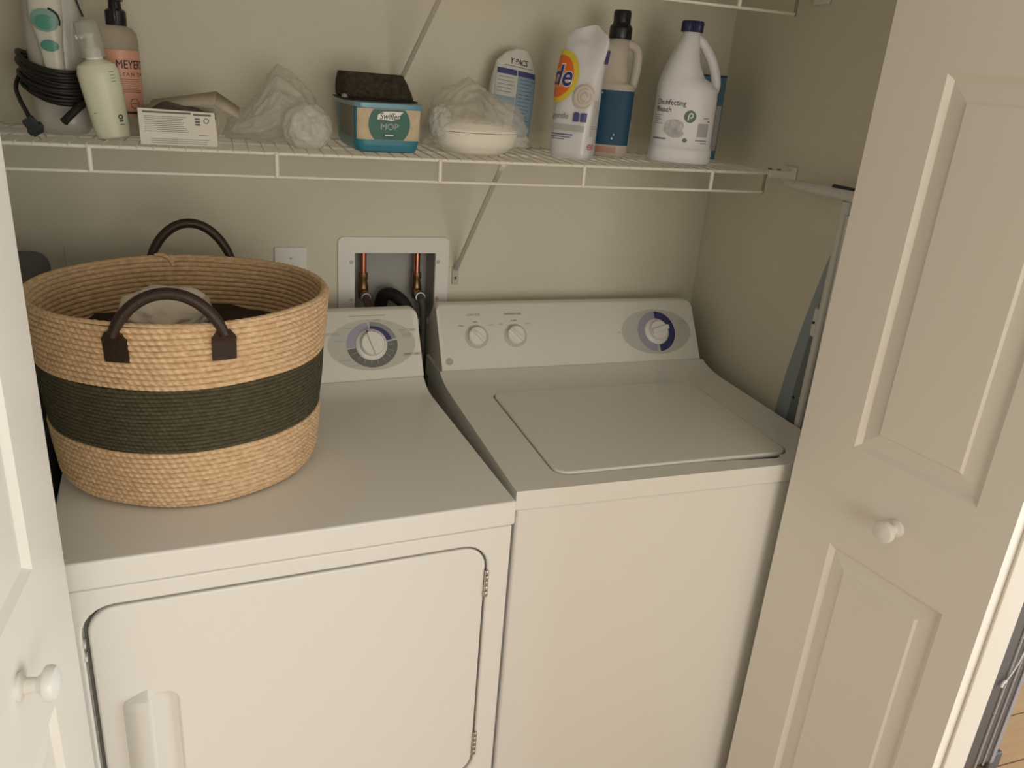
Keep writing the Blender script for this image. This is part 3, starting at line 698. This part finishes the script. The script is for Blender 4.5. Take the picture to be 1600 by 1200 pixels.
G().tube(catmull([(.060, -.035, .080), (.050, -.062, .062), (.032, -.082, .045), (.014, -.100, .026)]), [.0036] * 12 + [.0065] * 12 + [.0072], 10).build('cord_tail', CORD, cd)
# --- lotion bottle
lo = empty('lotion_bottle', (-.612, -.245, ZS), .1, label='small cream lotion pump bottle with clear cap leaning left on the shelf', cat='bottle')
lo.rotation_euler = (math.radians(-2), math.radians(-8.5), .1)
lot = Loft([(0, 0, 0, .020, .014, 2.4), (.004, 0, 0, .0265, .018, 2.4), (.02, 0, 0, .0285, .019, 2.4), (.08, 0, 0, .0315, .0205, 2.3), (.108, 0, 0, .0325, .021, 2.2), (.120, 0, 0, .029, .019, 2.1), (.126, 0, 0, .018, .015, 2), (.129, 0, 0, .012, .012, 2)])
lot.mesh(40).build('body', mat('cream_lotion', (.66, .67, .52), .35), lo)
G().lathe([(.013, .128), (.0135, .130), (.0135, .143), (.012, .146), (.006, .147), (.006, .160), (.0085, .161), (.0085, .168), (.003, .170)], 24).tube([(0, 0, .165), (-.020, -.004, .163)], .004, 10).build('pump', WHITEP, lo)
G().lathe([(.0185, .131), (.019, .1315), (.019, .182), (.016, .187), (.0002, .188), (.0002, .186), (.015, .185), (.0175, .181), (.0175, .133)], 28).build('clear_cap', FROST, lo)
decal('label_mark', [('rect', .015, .028, .021, .031), ('rect', .0145, .0235, .022, .0245), ('disc', .018, .036, .004, .004, 0, 360, .45)] + [('rect', .017, .107 - i * .005, .025, .1078 - i * .005) for i in range(4)] + [('rect', -.022, .045, -.016, .0458)], lot, TXT, lo)
# --- pink-label bottle with spray
me_ = empty('spray_bottle', (-.602, -.150, ZS), label='clear spray bottle with coral pink label and black collar, behind the lotion', cat='bottle')
mey = Loft([(0, 0, 0, .028, .028, 2), (.004, 0, 0, .0315, .0315, 2), (.01, 0, 0, .0325, .0325, 2), (.160, 0, 0, .0325, .0325, 2), (.172, 0, 0, .0305, .0305, 2), (.180, 0, 0, .024, .024, 2), (.183, 0, 0, .016, .016, 2), (.185, 0, 0, .012, .012, 2)])
mb = mey.mesh(40).build('body', mat('clear_amber_bottle', (.80, .74, .66), .12, trans=.8, ior=1.15), me_)
decal('pink_label', [('rect', -.095, .034, .095, .144)], mey, mat('coral_label', (.66, .33, .23), .4), mb, .0006)
decal('label_text', [('text', "MEYER'S", .0235, .120, .0200, dict(bold=.004, xs=.76)), ('text', 'CLEAN DAY', .022, .1045, .0085, dict(space=1.4)), ('rect', -.012, .118, -.004, .1187)] + lines(-.004, .096, .040, 7, .0035, .0007) + [('disc', .022, .056, .0085, .0085, 0, 360, .88), ('rect', .016, .0555, .028, .0567), ('rect', -.004, .0385, .032, .0425)], mey, mat('brown_print', (.05, .03, .03), .5), mb, .0011)
sp_ = G().lathe([(.0165, .183), (.017, .184), (.017, .206), (.0145, .208), (.011, .210), (.0095, .225)], 24).build('collar', BLACKP, me_)
G().box((-.012, -.012, .222), (.012, .022, .246)).tube([(0, -.012, .238), (0, -.030, .238)], .006, 10).tube([(0, -.012, .226), (0, -.022, .205), (0, -.019, .190)], .0035, 8).build('trigger_head', BLACKP, me_, bevel=.002)
# --- carton
cb = empty('dryer_sheet_box', (-.506, -.302, ZS), .02, label='torn-open carton with a white printed front panel and purple inside flap', cat='box')
CARD = mat('white_card', (.72, .69, .62), .6); KRAFT = mat('faded_card', (.50, .45, .36), .7); PURP = mat('purple_flap', (.085, .045, .050), .55)
def Q(V, F): return G().add(V, F)
g = G().prism([(-.061, .0), (.061, .0), (.058, .056), (-.062, .0585)], -.0008, .0008, 'y'); fp = g.build('front_panel', CARD, cb, bevel=.0004)
G().box((-.0605, .001, .0), (.0605, .15, .0012)).box((-.061, .001, .0), (-.0598, .15, .050)).box((.0598, .001, 0), (.061, .15, .046)).box((-.061, .149, 0), (.061, .150, .055)).build('tray', KRAFT, cb)
g = G(); V = []; F = []
for i in range(13):
    for j in range(5):
        x = -.055 + .115 * i / 12; y = .002 + .058 * j / 4; z = .052 + .014 * math.sin(PI * min(1, i / 10)) * (j / 4) ** .8 + .003 * math.sin(i * 1.1 + j); V.append((x, y, z))
for i in range(12):
    for j in range(4): F.append((i * 5 + j, i * 5 + j + 1, (i + 1) * 5 + j + 1, (i + 1) * 5 + j))
o = g.add(V, F).build('top_flap', PURP, cb); md = o.modifiers.new('s', 'SOLIDIFY'); md.thickness = .0012
V = [(-.05, .075, .052), (.06, .058, .066), (.066, .10, .086), (-.045, .12, .064), (.066, .10, .086), (.103, .090, .062), (.100, .06, .045), (.06, .058, .066)]
o = G().add(V, [(0, 1, 2, 3), (4, 5, 6, 7)]).build('back_flap', KRAFT, cb); md = o.modifiers.new('s', 'SOLIDIFY'); md.thickness = .0012
fpm = plane_map((0, -.0008, 0), (1, 0, 0), (0, 0, 1))
decal('label_text', [('rect', -.055, .0515, .020, .0545), ('rect', .024, .0500, .052, .053)] + lines(-.053, .046, .016, 9, .0030, .0007, .15) + lines(-.045, .010, .050, 3, .0032, .0007, .1) + [('rect', .026, .043, .034, .046), ('rect', .026, .0385, .034, .0415), ('rect', .026, .034, .034, .037), ('disc', .044, .042, .0045, .0045, 0, 360, .7), ('rect', .030, .018, .046, .0188)], fpm, mat('label_grey', (.13, .115, .10), .5), fp, .0004)
# --- plastic bags
def bag_mat(name, col, a, rough=.3):
    m = bpy.data.materials.new(name); m.use_nodes = True; nt = m.node_tree; b = nt.nodes['Principled BSDF']
    b.inputs['Base Color'].default_value = (*col, 1); b.inputs['Roughness'].default_value = rough; b.inputs['Specular IOR Level'].default_value = .6
    tr = nt.nodes.new('ShaderNodeBsdfTransparent'); tl = nt.nodes.new('ShaderNodeBsdfTranslucent'); tl.inputs[0].default_value = (*col, 1)
    m1 = nt.nodes.new('ShaderNodeMixShader'); m1.inputs[0].default_value = .3; m2 = nt.nodes.new('ShaderNodeMixShader'); m2.inputs[0].default_value = a
    tc = nt.nodes.new('ShaderNodeTexCoord'); n = nt.nodes.new('ShaderNodeTexNoise'); n.inputs['Scale'].default_value = 38; n.inputs['Detail'].default_value = 5; n.inputs['Distortion'].default_value = 1.2
    bp = nt.nodes.new('ShaderNodeBump'); bp.inputs['Strength'].default_value = .55; bp.inputs['Distance'].default_value = .008
    nt.links.new(tc.outputs['Object'], n.inputs['Vector']); nt.links.new(n.outputs['Fac'], bp.inputs['Height']); nt.links.new(bp.outputs[0], b.inputs['Normal'])
    nt.links.new(b.outputs[0], m1.inputs[1]); nt.links.new(tl.outputs[0], m1.inputs[2]); nt.links.new(tr.outputs[0], m2.inputs[1]); nt.links.new(m1.outputs[0], m2.inputs[2])
    nt.links.new(m2.outputs[0], nt.nodes['Material Output'].inputs['Surface']); return m
def crumple(name, c, r, seed, material, amp, fr, shape, sub=6, ridge=.6):
    bm = bmesh.new(); bmesh.ops.create_icosphere(bm, subdivisions=sub, radius=1)
    for v in bm.verts:
        d = v.co.normalized(); q = d * fr + Vector((seed * 3.1, seed, 0))
        n1 = 1 - abs(noise.noise(q)) * 2.2; n2 = 1 - abs(noise.noise(q * 2.3 + Vector((5, 1, 2)))) * 2.2; n3 = 1 - abs(noise.noise(q * 5.1)) * 2
        f = 1 + amp * (n1 * .6 + n2 * .35 + n3 * .15 - ridge)
        p = Vector((d.x * r[0] * f, d.y * r[1] * f, d.z * r[2] * f)); p = shape(p, d)
        p.z = max(p.z, .0004 + .001 * (n3 > 0)); v.co = p
    me = bpy.data.meshes.new(name); bm.to_mesh(me); bm.free(); me.materials.append(material)
    me.polygons.foreach_set('use_smooth', [True] * len(me.polygons))
    o = bpy.data.objects.new(name, me); COL.objects.link(o); o.location = c; return o
def hprof(keys):
    X = [k[0] for k in keys]; H = [k[1] for k in keys]
    def f(p, d):
        h = float(np.interp(p.x, X, H)); q = min(1, max(0, .5 + .5 * d.z / max(.35, math.sqrt(max(0, 1 - (d.x * .92) ** 2)))))
        r_ = Vector((p.x, p.y, q * h)); w = noise.noise(p * 26 + Vector((3, 1, 7))); w2 = 1 - abs(noise.noise(p * 45)) * 2.4; w3 = 1 - abs(noise.noise(Vector((p.x * 14 + p.z * 30, p.y * 30, p.z * 14)))) * 2.6
        return r_ + d * (.007 * w + .0045 * w2 * q + .005 * w3 * q)
    return f
sh1 = hprof([(-.10, .015), (-.087, .035), (-.06, .048), (-.03, .078), (-.005, .122), (.005, .132), (.035, .116), (.06, .095), (.08, .068), (.093, .04), (.1, .015)])
b1 = empty('plastic_bag', (-.340, -.17, ZS), label='clear crumpled plastic bag between the torn carton and the mop-cloth tub', cat='bag')
o = crumple('bag_film', (0, 0, 0), (.094, .080, .062), 2, bag_mat('clear_film', (.80, .78, .71), .40, .18), .10, 1.6, sh1); o.parent = b1
o = crumple('bunched_end', (.050, -.085, 0), (.043, .042, .044), 5, bag_mat('bunched_film', (.90, .88, .84), .60, .16), .17, 1.5, lambda p, d: Vector((p.x, p.y, p.z + .036)), 5); o.parent = b1
# --- mop cloth tub
tb = empty('mop_cloth_tub', (-.150, -.186, ZS), .05, label='blue plastic tub of mop cloths with green MOP label', cat='tub')
TUBB = mat('blue_tub_plastic', (.045, .25, .36), .3, trans=.15); TUBT = mat('blue_rim', (.10, .30, .42), .25)
tub = Loft([(0, 0, 0, .054, .089, 9), (.003, 0, 0, .058, .094, 9), (.012, 0, 0, .0615, .097, 9), (.025, 0, 0, .0625, .098, 10), (.078, 0, 0, .0655, .101, 10), (.080, 0, 0, .0655, .101, 10)])
tub.mesh(72).build('tub', TUBB, tb)
lidl = Loft([(.0795, 0, 0, .068, .104, 9), (.0805, 0, 0, .0695, .1055, 9), (.087, 0, 0, .0695, .1055, 9), (.0885, 0, 0, .068, .104, 9)])
lidl.mesh(72).build('lid', mat('tub_lid', (.30, .42, .46), .25, trans=.2), tb)
decal('rim_band', [('rect', -.058, .0803, .060, .0872)], lidl, TUBT, tb, .0006)
tl = decal('cloth_label', [('rect', -.060, .0235, .060, .0785)], tub, mat('cream_cloth', (.58, .49, .35), .8, var=.12, vscale=60), tb, .0006)
decal('side_label', [('rect', -.200, .0235, -.068, .0785)], tub, mat('grey_side', (.26, .25, .21), .7), tb, .0006)
decal('green_disc', [('poly', [(.039 * math.cos(t), .052 + .039 * math.sin(t)) for t in np.linspace(math.radians(-46), math.radians(41), 20)] + [(.039 * math.cos(t), .052 + .039 * math.sin(t)) for t in np.linspace(math.radians(139), math.radians(226), 20)])], tub, mat('green_label', (.02, .13, .095), .4), tl, .0011)
SILV = mat('logo_white', (.82, .82, .78), .4)
decal('logo_swoosh', [('poly', [(-.023, .0600), (-.010, .0595), (.004, .0580), (.019, .0625), (.020, .0690), (.026, .0745), (.004, .0745), (-.012, .0735), (-.022, .0680)])], tub, SILV, tl, .0014)
decal('logo_text', [('text', 'Swiffer', 0, .0655, .0160, dict(bold=.004, xs=.86, shear=.25))], tub, mat('logo_dark', (.01, .035, .04), .4), tl, .0018)
decal('label_text', [('text', 'MOP', .0, .0470, .0155, dict(bold=.004, xs=1.05))], tub, SILV, tl, .0016)
decal('label_badge', [('rect', -.0095, .0300, .0095, .0350)], tub, mat('logo_dark', (.01, .035, .04), .4), tl, .0014)
decal('label_badge', [('rect', -.008, .0315, .008, .0335)], tub, SILV, tl, .0018)
# --- dark scrub sponge pad
PAD = mat('dark_scrub_foam', (.045, .038, .024), .95, bump=1.0, bscale=500, var=.5, vscale=120)
pd = empty('scrub_sponge', (-.152, -.170, ZS + .0888), .05, label='dark brown rectangular scrub sponge lying on the blue tub lid', cat='sponge')
pad = Loft([(.003, 0, 0, .066, .052, 9), (.006, -.002, 0, .068, .054, 9), (.028, -.006, .0, .064, .050, 9), (.044, -.009, .002, .058, .046, 9), (.0475, -.010, .002, .056, .044, 9)])
pad.mesh(80, 8, lambda p: p + Vector(noise.noise_vector(p * 90)) * .0014).build('sponge_block', PAD, pd)
def shl(V): return V
G().box((-.072, -.060, .0002), (.070, .058, .0028)).build('scouring_sheet', mat('dark_sheet', (.03, .02, .016), .8), pd, bevel=.001)
G().lathe([(.0002, .0028), (.0065, .003), (.006, .008), (.0002, .011)], 14, Matrix.Translation((-.067, -.045, 0))).build('plug_tip', mat('mauve_cap', (.30, .26, .23), .4), pd)
# --- foam bowl in bag
FOAM = mat('white_foam', (.86, .83, .74), .4)
bw = empty('foam_bowl', (.040, -.208, ZS), label='white foam takeout container inside the crumpled translucent bag', cat='container')
bl = Loft([(0, 0, 0, .052, .052, 2.3), (.004, 0, 0, .060, .060, 2.4), (.018, 0, 0, .080, .072, 2.5), (.042, 0, 0, .087, .078, 2.6), (.0435, 0, 0, .088, .079, 2.6)])
bl.mesh(60).build('bowl', FOAM, bw)
bt = Loft([(.0445, 0, 0, .088, .079, 2.6), (.048, 0, 0, .087, .078, 2.6), (.060, 0, 0, .074, .066, 2.5), (.065, 0, 0, .06, .05, 2.4)])
bt.mesh(60).build('lid', FOAM, bw)
sh2 = hprof([(-.108, .03), (-.098, .075), (-.075, .108), (-.045, .124), (-.012, .138), (.018, .114), (.045, .102), (.070, .102), (.095, .082), (.112, .05), (.122, .015)])
o = crumple('plastic_bag', (.048, -.19, ZS), (.108, .088, .052), 11, bag_mat('milky_film', (.84, .81, .74), .33, .28), .12, 1.5, sh2)
tag(o, 'milky crumpled plastic bag wrapped over the white foam container', 'bag')
o2 = crumple('knot', (-.085, -.055, .030), (.022, .022, .034), 6, bag_mat('bunched_film', (.86, .84, .80), .5, .16), .28, 2.2, lambda p, d: Vector((p.x, p.y, p.z + .028)), 5); o2.parent = o; o2.name = 'bag_twist'
# --- PACS pouch
pc = empty('detergent_pacs_pouch', (.152, -.074, ZS + .0075), label='white and blue laundry pacs pouch leaning on the wall behind the foam container', cat='pouch')
pc.rotation_euler = (math.radians(-5), math.radians(7), .05)
pac = Loft([(0, 0, 0, .050, .026, 3.4), (.01, 0, 0, .052, .027, 3.2), (.09, .0, 0, .052, .024, 2.8), (.145, .0, 0, .050, .018, 2.6), (.170, -.002, 0, .044, .012, 2.5), (.190, .004, 0, .030, .007, 2.4), (.200, .008, 0, .014, .004, 2.2)])
pb = pac.mesh(56, 4, lambda p: p + Vector(noise.noise_vector(p * 35)) * .0018 * min(1, p.z / .02)).build('pouch', mat('white_film_pack', (.70, .69, .66), .35), pc)
IND = mat('indigo_print', (.06, .07, .22), .4); LB = mat('light_blue_print', (.24, .36, .46), .4)
decal('blue_panel', [('rect', .002, .020, .046, .142)], pac, LB, pb, .0026)
decal('grey_panel', [('rect', -.046, .060, -.001, .142)], pac, mat('pale_panel', (.56, .56, .52), .45), pb, .0026)
decal('blue_panel', [('rect', -.046, .080, -.001, .098)], pac, LB, pb, .0029)
decal('indigo_bar', [('rect', -.044, .143, -.001, .154), ('rect', .002, .143, .044, .154)], pac, IND, pb, .0026)
decal('label_text', [('text', 'Y PACS', .003, .1710, .0170, dict(bold=.004, xs=.74))], pac, mat('ink', (.02, .02, .03), .5), pb, .0028)
decal('label_text', [('rect', -.030, .1605, .036, .1615)] + lines(.006, .136, .042, 12, .0075, .0012, .4) + lines(-.042, .136, -.004, 5, .0075, .001, .3) + [('rect', -.030, .084, -.006, .0865)], pac, mat('slate_ink', (.10, .12, .18), .5), pb, .0033)
# --- detergent pouch with bullseye
ti = empty('detergent_pouch', (.255, -.215, ZS), -.70, label='white detergent pouch with orange and yellow round logo, top crumpled shut', cat='pouch')
tid = Loft([(0, 0, 0, .040, .033, 4), (.006, 0, 0, .043, .036, 3.6), (.04, 0, 0, .045, .037, 3.2), (.12, .003, 0, .046, .031, 2.8), (.18, .006, 0, .046, .021, 2.7), (.215, .010, .002, .046, .011, 3), (.232, .012, .004, .045, .005, 4), (.245, .012, .006, .042, .0018, 4), (.253, .008, .008, .026, .0012, 4)])
tp = tid.mesh(64, 5, lambda p: p + Vector(noise.noise_vector(p * 28 + Vector((4, 0, 0)))) * min(1, p.z / .02) * (.0018 + .0060 * max(0, min(1, (p.z - .19) / .04)))).build('pouch', mat('white_glossy_film', (.68, .68, .70), .28), ti)
T1 = .0042
YEL = mat('logo_yellow', (.72, .55, .05), .4); ORG = mat('logo_orange', (.75, .16, .03), .4)
cu2, cv2 = -.040, .157
decal('logo_ring', [('disc', cu2, cv2, .043, .050)], tid, YEL, tp, T1)
decal('logo_ring', [('disc', cu2, cv2, .033, .040)], tid, ORG, tp, T1 + .0004)
decal('logo_ring', [('disc', cu2, cv2 - .002, .026, .019)], tid, mat('logo_yellow_inner', (.80, .30, .05), .4), tp, T1 + .0006)
decal('logo_text', [('text', 'Tide', cu2 - .012, cv2 + .0, .056, dict(bold=.045, xs=.84, shear=.15))], tid, SILV, tp, T1 + .0010)
decal('logo_text', [('text', 'Tide', cu2 - .012, cv2 + .0, .056, dict(bold=.015, xs=.84, shear=.15))], tid, mat('logo_blue', (.035, .045, .25), .4), tp, T1 + .0016)
decal('swirl_base', [('disc', .020, .122, .0205, .0235)], tid, mat('pale_swirl', (.60, .56, .52), .5), tp, T1 - .0002)
decal('swirl', [('disc', .020, .123, .020, .023, 20, 320, .86), ('disc', .021, .123, .014, .016, 60, 380, .80), ('disc', .021, .122, .008, .010, 0, 300, .6)], tid, mat('beige_swirl', (.50, .42, .35), .5), tp, T1)
decal('label_text', [('text', 'gentle', -.022, .083, .0165, dict(xs=.9)), ], tid, mat('grey_ink', (.18, .17, .20), .5), tp, T1)
decal('blue_badge', [('rect', .006, .074, .0175, .088), ('disc', .0117, .088, .0058, .0045, 0, 180), ('rect', .0205, .074, .032, .091)], tid, IND, tp, T1)
decal('grey_band', [('rect', -.038, .055, .030, .066)], tid, mat('silver_band', (.42, .42, .42), .4), tp, T1)
decal('label_text', [('rect', -.036, .0465, .010, .0485), ('rect', -.036, .042, .006, .0435), ('rect', -.034, .038, -.006, .0392)], tid, IND, tp, T1)
decal('label_text', lines(.0425, .115, .0525, 22, .0032, .0012, .1), tid, GREYT, tp, T1)
decal('red_mark', [('disc', .045, .026, .0045, .0055, 0, 360, .7), ('disc', .056, .026, .0045, .0055, 0, 360, .7), ('rect', .0415, .0255, .0485, .0265), ('rect', .0525, .0255, .0595, .0265)], tid, mat('red_ink', (.5, .04, .03), .5), tp, T1)
decal('blue_badge', [('rect', .046, .186, .058, .212)], tid, IND, tp, T1)
# --- blue-label bottle with handle
bb = empty('detergent_bottle', (.372, -.150, ZS), -.38, label='translucent handled bottle with black cap and dark blue label', cat='bottle')
bo = Loft([(0, 0, 0, .032, .024, 3), (.004, 0, 0, .037, .028, 3), (.012, 0, 0, .0385, .029, 3), (.140, 0, 0, .0405, .030, 3), (.150, -.001, 0, .040, .0295, 3), (.156, -.008, 0, .031, .026, 3), (.200, -.010, 0, .0285, .024, 2.8), (.222, -.008, 0, .027, .022, 2.5), (.236, -.004, 0, .021, .018, 2.2), (.243, -.003, 0, .0165, .0155, 2)])
bbody = bo.mesh(56).build('body', mat('translucent_bottle', (.74, .68, .60), .28, trans=.45, ior=1.25), bb)
G().tube(catmull([(.000, 0, .228), (.022, 0, .230), (.037, 0, .218), (.0395, 0, .19), (.0375, 0, .165), (.035, 0, .150), (.030, 0, .140)]), .0098, 14).build('handle', mat('translucent_bottle', (.74, .68, .60), .28), bbody)
decal('blue_label', [('rect', -.036, .026, .046, .138)], bo, mat('deep_blue_label', (.012, .065, .13), .6), bbody, .0007)
decal('label_fleck', [('rect', .042, .026, .0455, .075), ('rect', -.030, .130, -.028, .134), ('disc', .004, .048, .0015, .0015), ('disc', .001, .040, .002, .002)], bo, HDPE, bbody, .0012)
decal('label_fleck', [('rect', -.034, .0, .012, .022)], bo, mat('pink_liquid', (.45, .24, .17), .4), bbody, .0004)
g = G().lathe([(.0235, .240), (.024, .2415), (.024, .262), (.0215, .266), (.0185, .269), (.0180, .2735), (.0185, .291), (.0165, .2955), (.0002, .296)], 32, Matrix.Translation((-.003, 0, 0)))
g.build('cap', BLACKP, bb)
decal('cap_rib_glint', [('rect', -.010 + i * .003, .243, -.009 + i * .003, .260) for i in range(7)], lambda u, v, off: Vector((-.003 + (.024 + off) * math.sin(u / .024), -(.024 + off) * math.cos(u / .024), v)), mat('cap_highlight', (.06, .06, .055), .4), bb)  # paler stripes painted as highlights along the ribs of the black cap
# --- bleach jug
bj = empty('bleach_jug', (.507, -.220, ZS), -.40, label='white disinfecting bleach jug with dark blue cap and green round logo', cat='jug')
jg = Loft([(0, 0, 0, .058, .044, 3), (.004, 0, 0, .0655, .050, 3), (.012, 0, 0, .0675, .052, 3), (.030, 0, 0, .0675, .052, 3), (.036, 0, 0, .0645, .0495, 3), (.135, 0, 0, .0640, .0490, 2.9), (.155, -.001, 0, .0625, .048, 2.7), (.166, -.006, 0, .056, .046, 2.5), (.176, -.014, 0, .0455, .043, 2.4), (.200, -.016, 0, .036, .038, 2.3), (.225, -.014, 0, .0275, .031, 2.2), (.245, -.010, 0, .0225, .025, 2.1), (.257, -.008, 0, .0185, .020, 2), (.268, -.008, 0, .0165, .0165, 2)])
jb = jg.mesh(64).build('body', HDPE, bj)
G().tube(catmull([(-.006, 0, .252), (.010, 0, .250), (.028, 0, .232), (.045, 0, .205), (.055, 0, .178), (.057, 0, .158), (.052, 0, .142), (.045, 0, .132)]), [.009] * 8 + [.0095] * 8 + [.0105] * 33, 16).build('handle', HDPE, jb)
pr = []
M = Matrix.Translation((-.008, 0, 0)); g = G(); V = []; n = 72
for r, z in [(.0215, .263), (.0222, .264), (.0222, .281), (.0205, .2845)]:
    for j in range(n): q = r + (.0006 if j % 2 else -.0004); V.append((q * math.cos(2 * PI * j / n) - .008, q * math.sin(2 * PI * j / n), z))
F = [(i * n + j, i * n + (j + 1) % n, (i + 1) * n + (j + 1) % n, (i + 1) * n + j) for i in range(3) for j in range(n)] + [tuple(reversed(range(n))), tuple(range(3 * n, 4 * n))]
g.add(V, F).build('cap', mat('navy_cap', (.015, .022, .09), .35), bj)
INK = mat('label_ink', (.035, .035, .045), .5)
decal('label_text', [('text', 'Disinfecting', -.0690, .1235, .0155, dict(bold=.006, align='LEFT', xs=.88)), ('text', 'Bleach', -.0690, .109, .0155, dict(bold=.006, align='LEFT', xs=.88))], jg, INK, jb, .0006)
decal('label_text', lines(-.074, .097, -.048, 5, .0042, .0009, .5) + lines(.036, .096, .052, 1, 1, .0016) + [('rect', .046, .089, .051, .092), ('rect', .024, .0505, .050, .0522), ('rect', .036, .0455, .050, .0468), ('disc', .002, .050, .0050, .0045), ('rect', -.070, .049, -.038, .052)], jg, mat('label_ink_grey', (.16, .16, .17), .5), jb, .0006)
decal('printed_panel', [('rect', .026, .059, .050, .086)], jg, mat('label_grey_panel', (.40, .40, .41), .5), jb, .0006)
decal('towel_picture', [('disc', -.024, .078, .021, .013), ('disc', -.026, .070, .020, .012), ('disc', -.020, .063, .018, .009)], jg, mat('towel_grey', (.47, .47, .47), .5, var=.3, vscale=90), jb, .0005)
decal('green_logo', [('disc', .007, .0985, .0125, .0125)], jg, mat('logo_green', (.05, .13, .045), .4), jb, .0009)
decal('logo_letter', [('disc', .0085, .1005, .0052, .0056, -120, 200, .55), ('rect', .0022, .0905, .0048, .1005)], jg, SILV, jb, .0013)
# --- blue carton behind the jug
bc = empty('blue_box', (.620, -.090, ZS), label='thin blue box standing behind the bleach jug', cat='box')
bx = G().box((-.040, -.028, 0), (.046, .028, .186)).build('carton', mat('blue_card', (.07, .17, .24), .5), bc, bevel=.001)
decal('dark_edge', [('rect', -.038, .182, .046, .1855)], plane_map((0, -.028, 0), (1, 0, 0), (0, 0, 1)), mat('navy_edge', (.02, .04, .06), .5), bx)
decal('grey_panel', [('rect', .030, .02, .043, .12)], plane_map((0, -.028, 0), (1, 0, 0), (0, 0, 1)), mat('label_grey_panel', (.40, .40, .41), .5), bx)
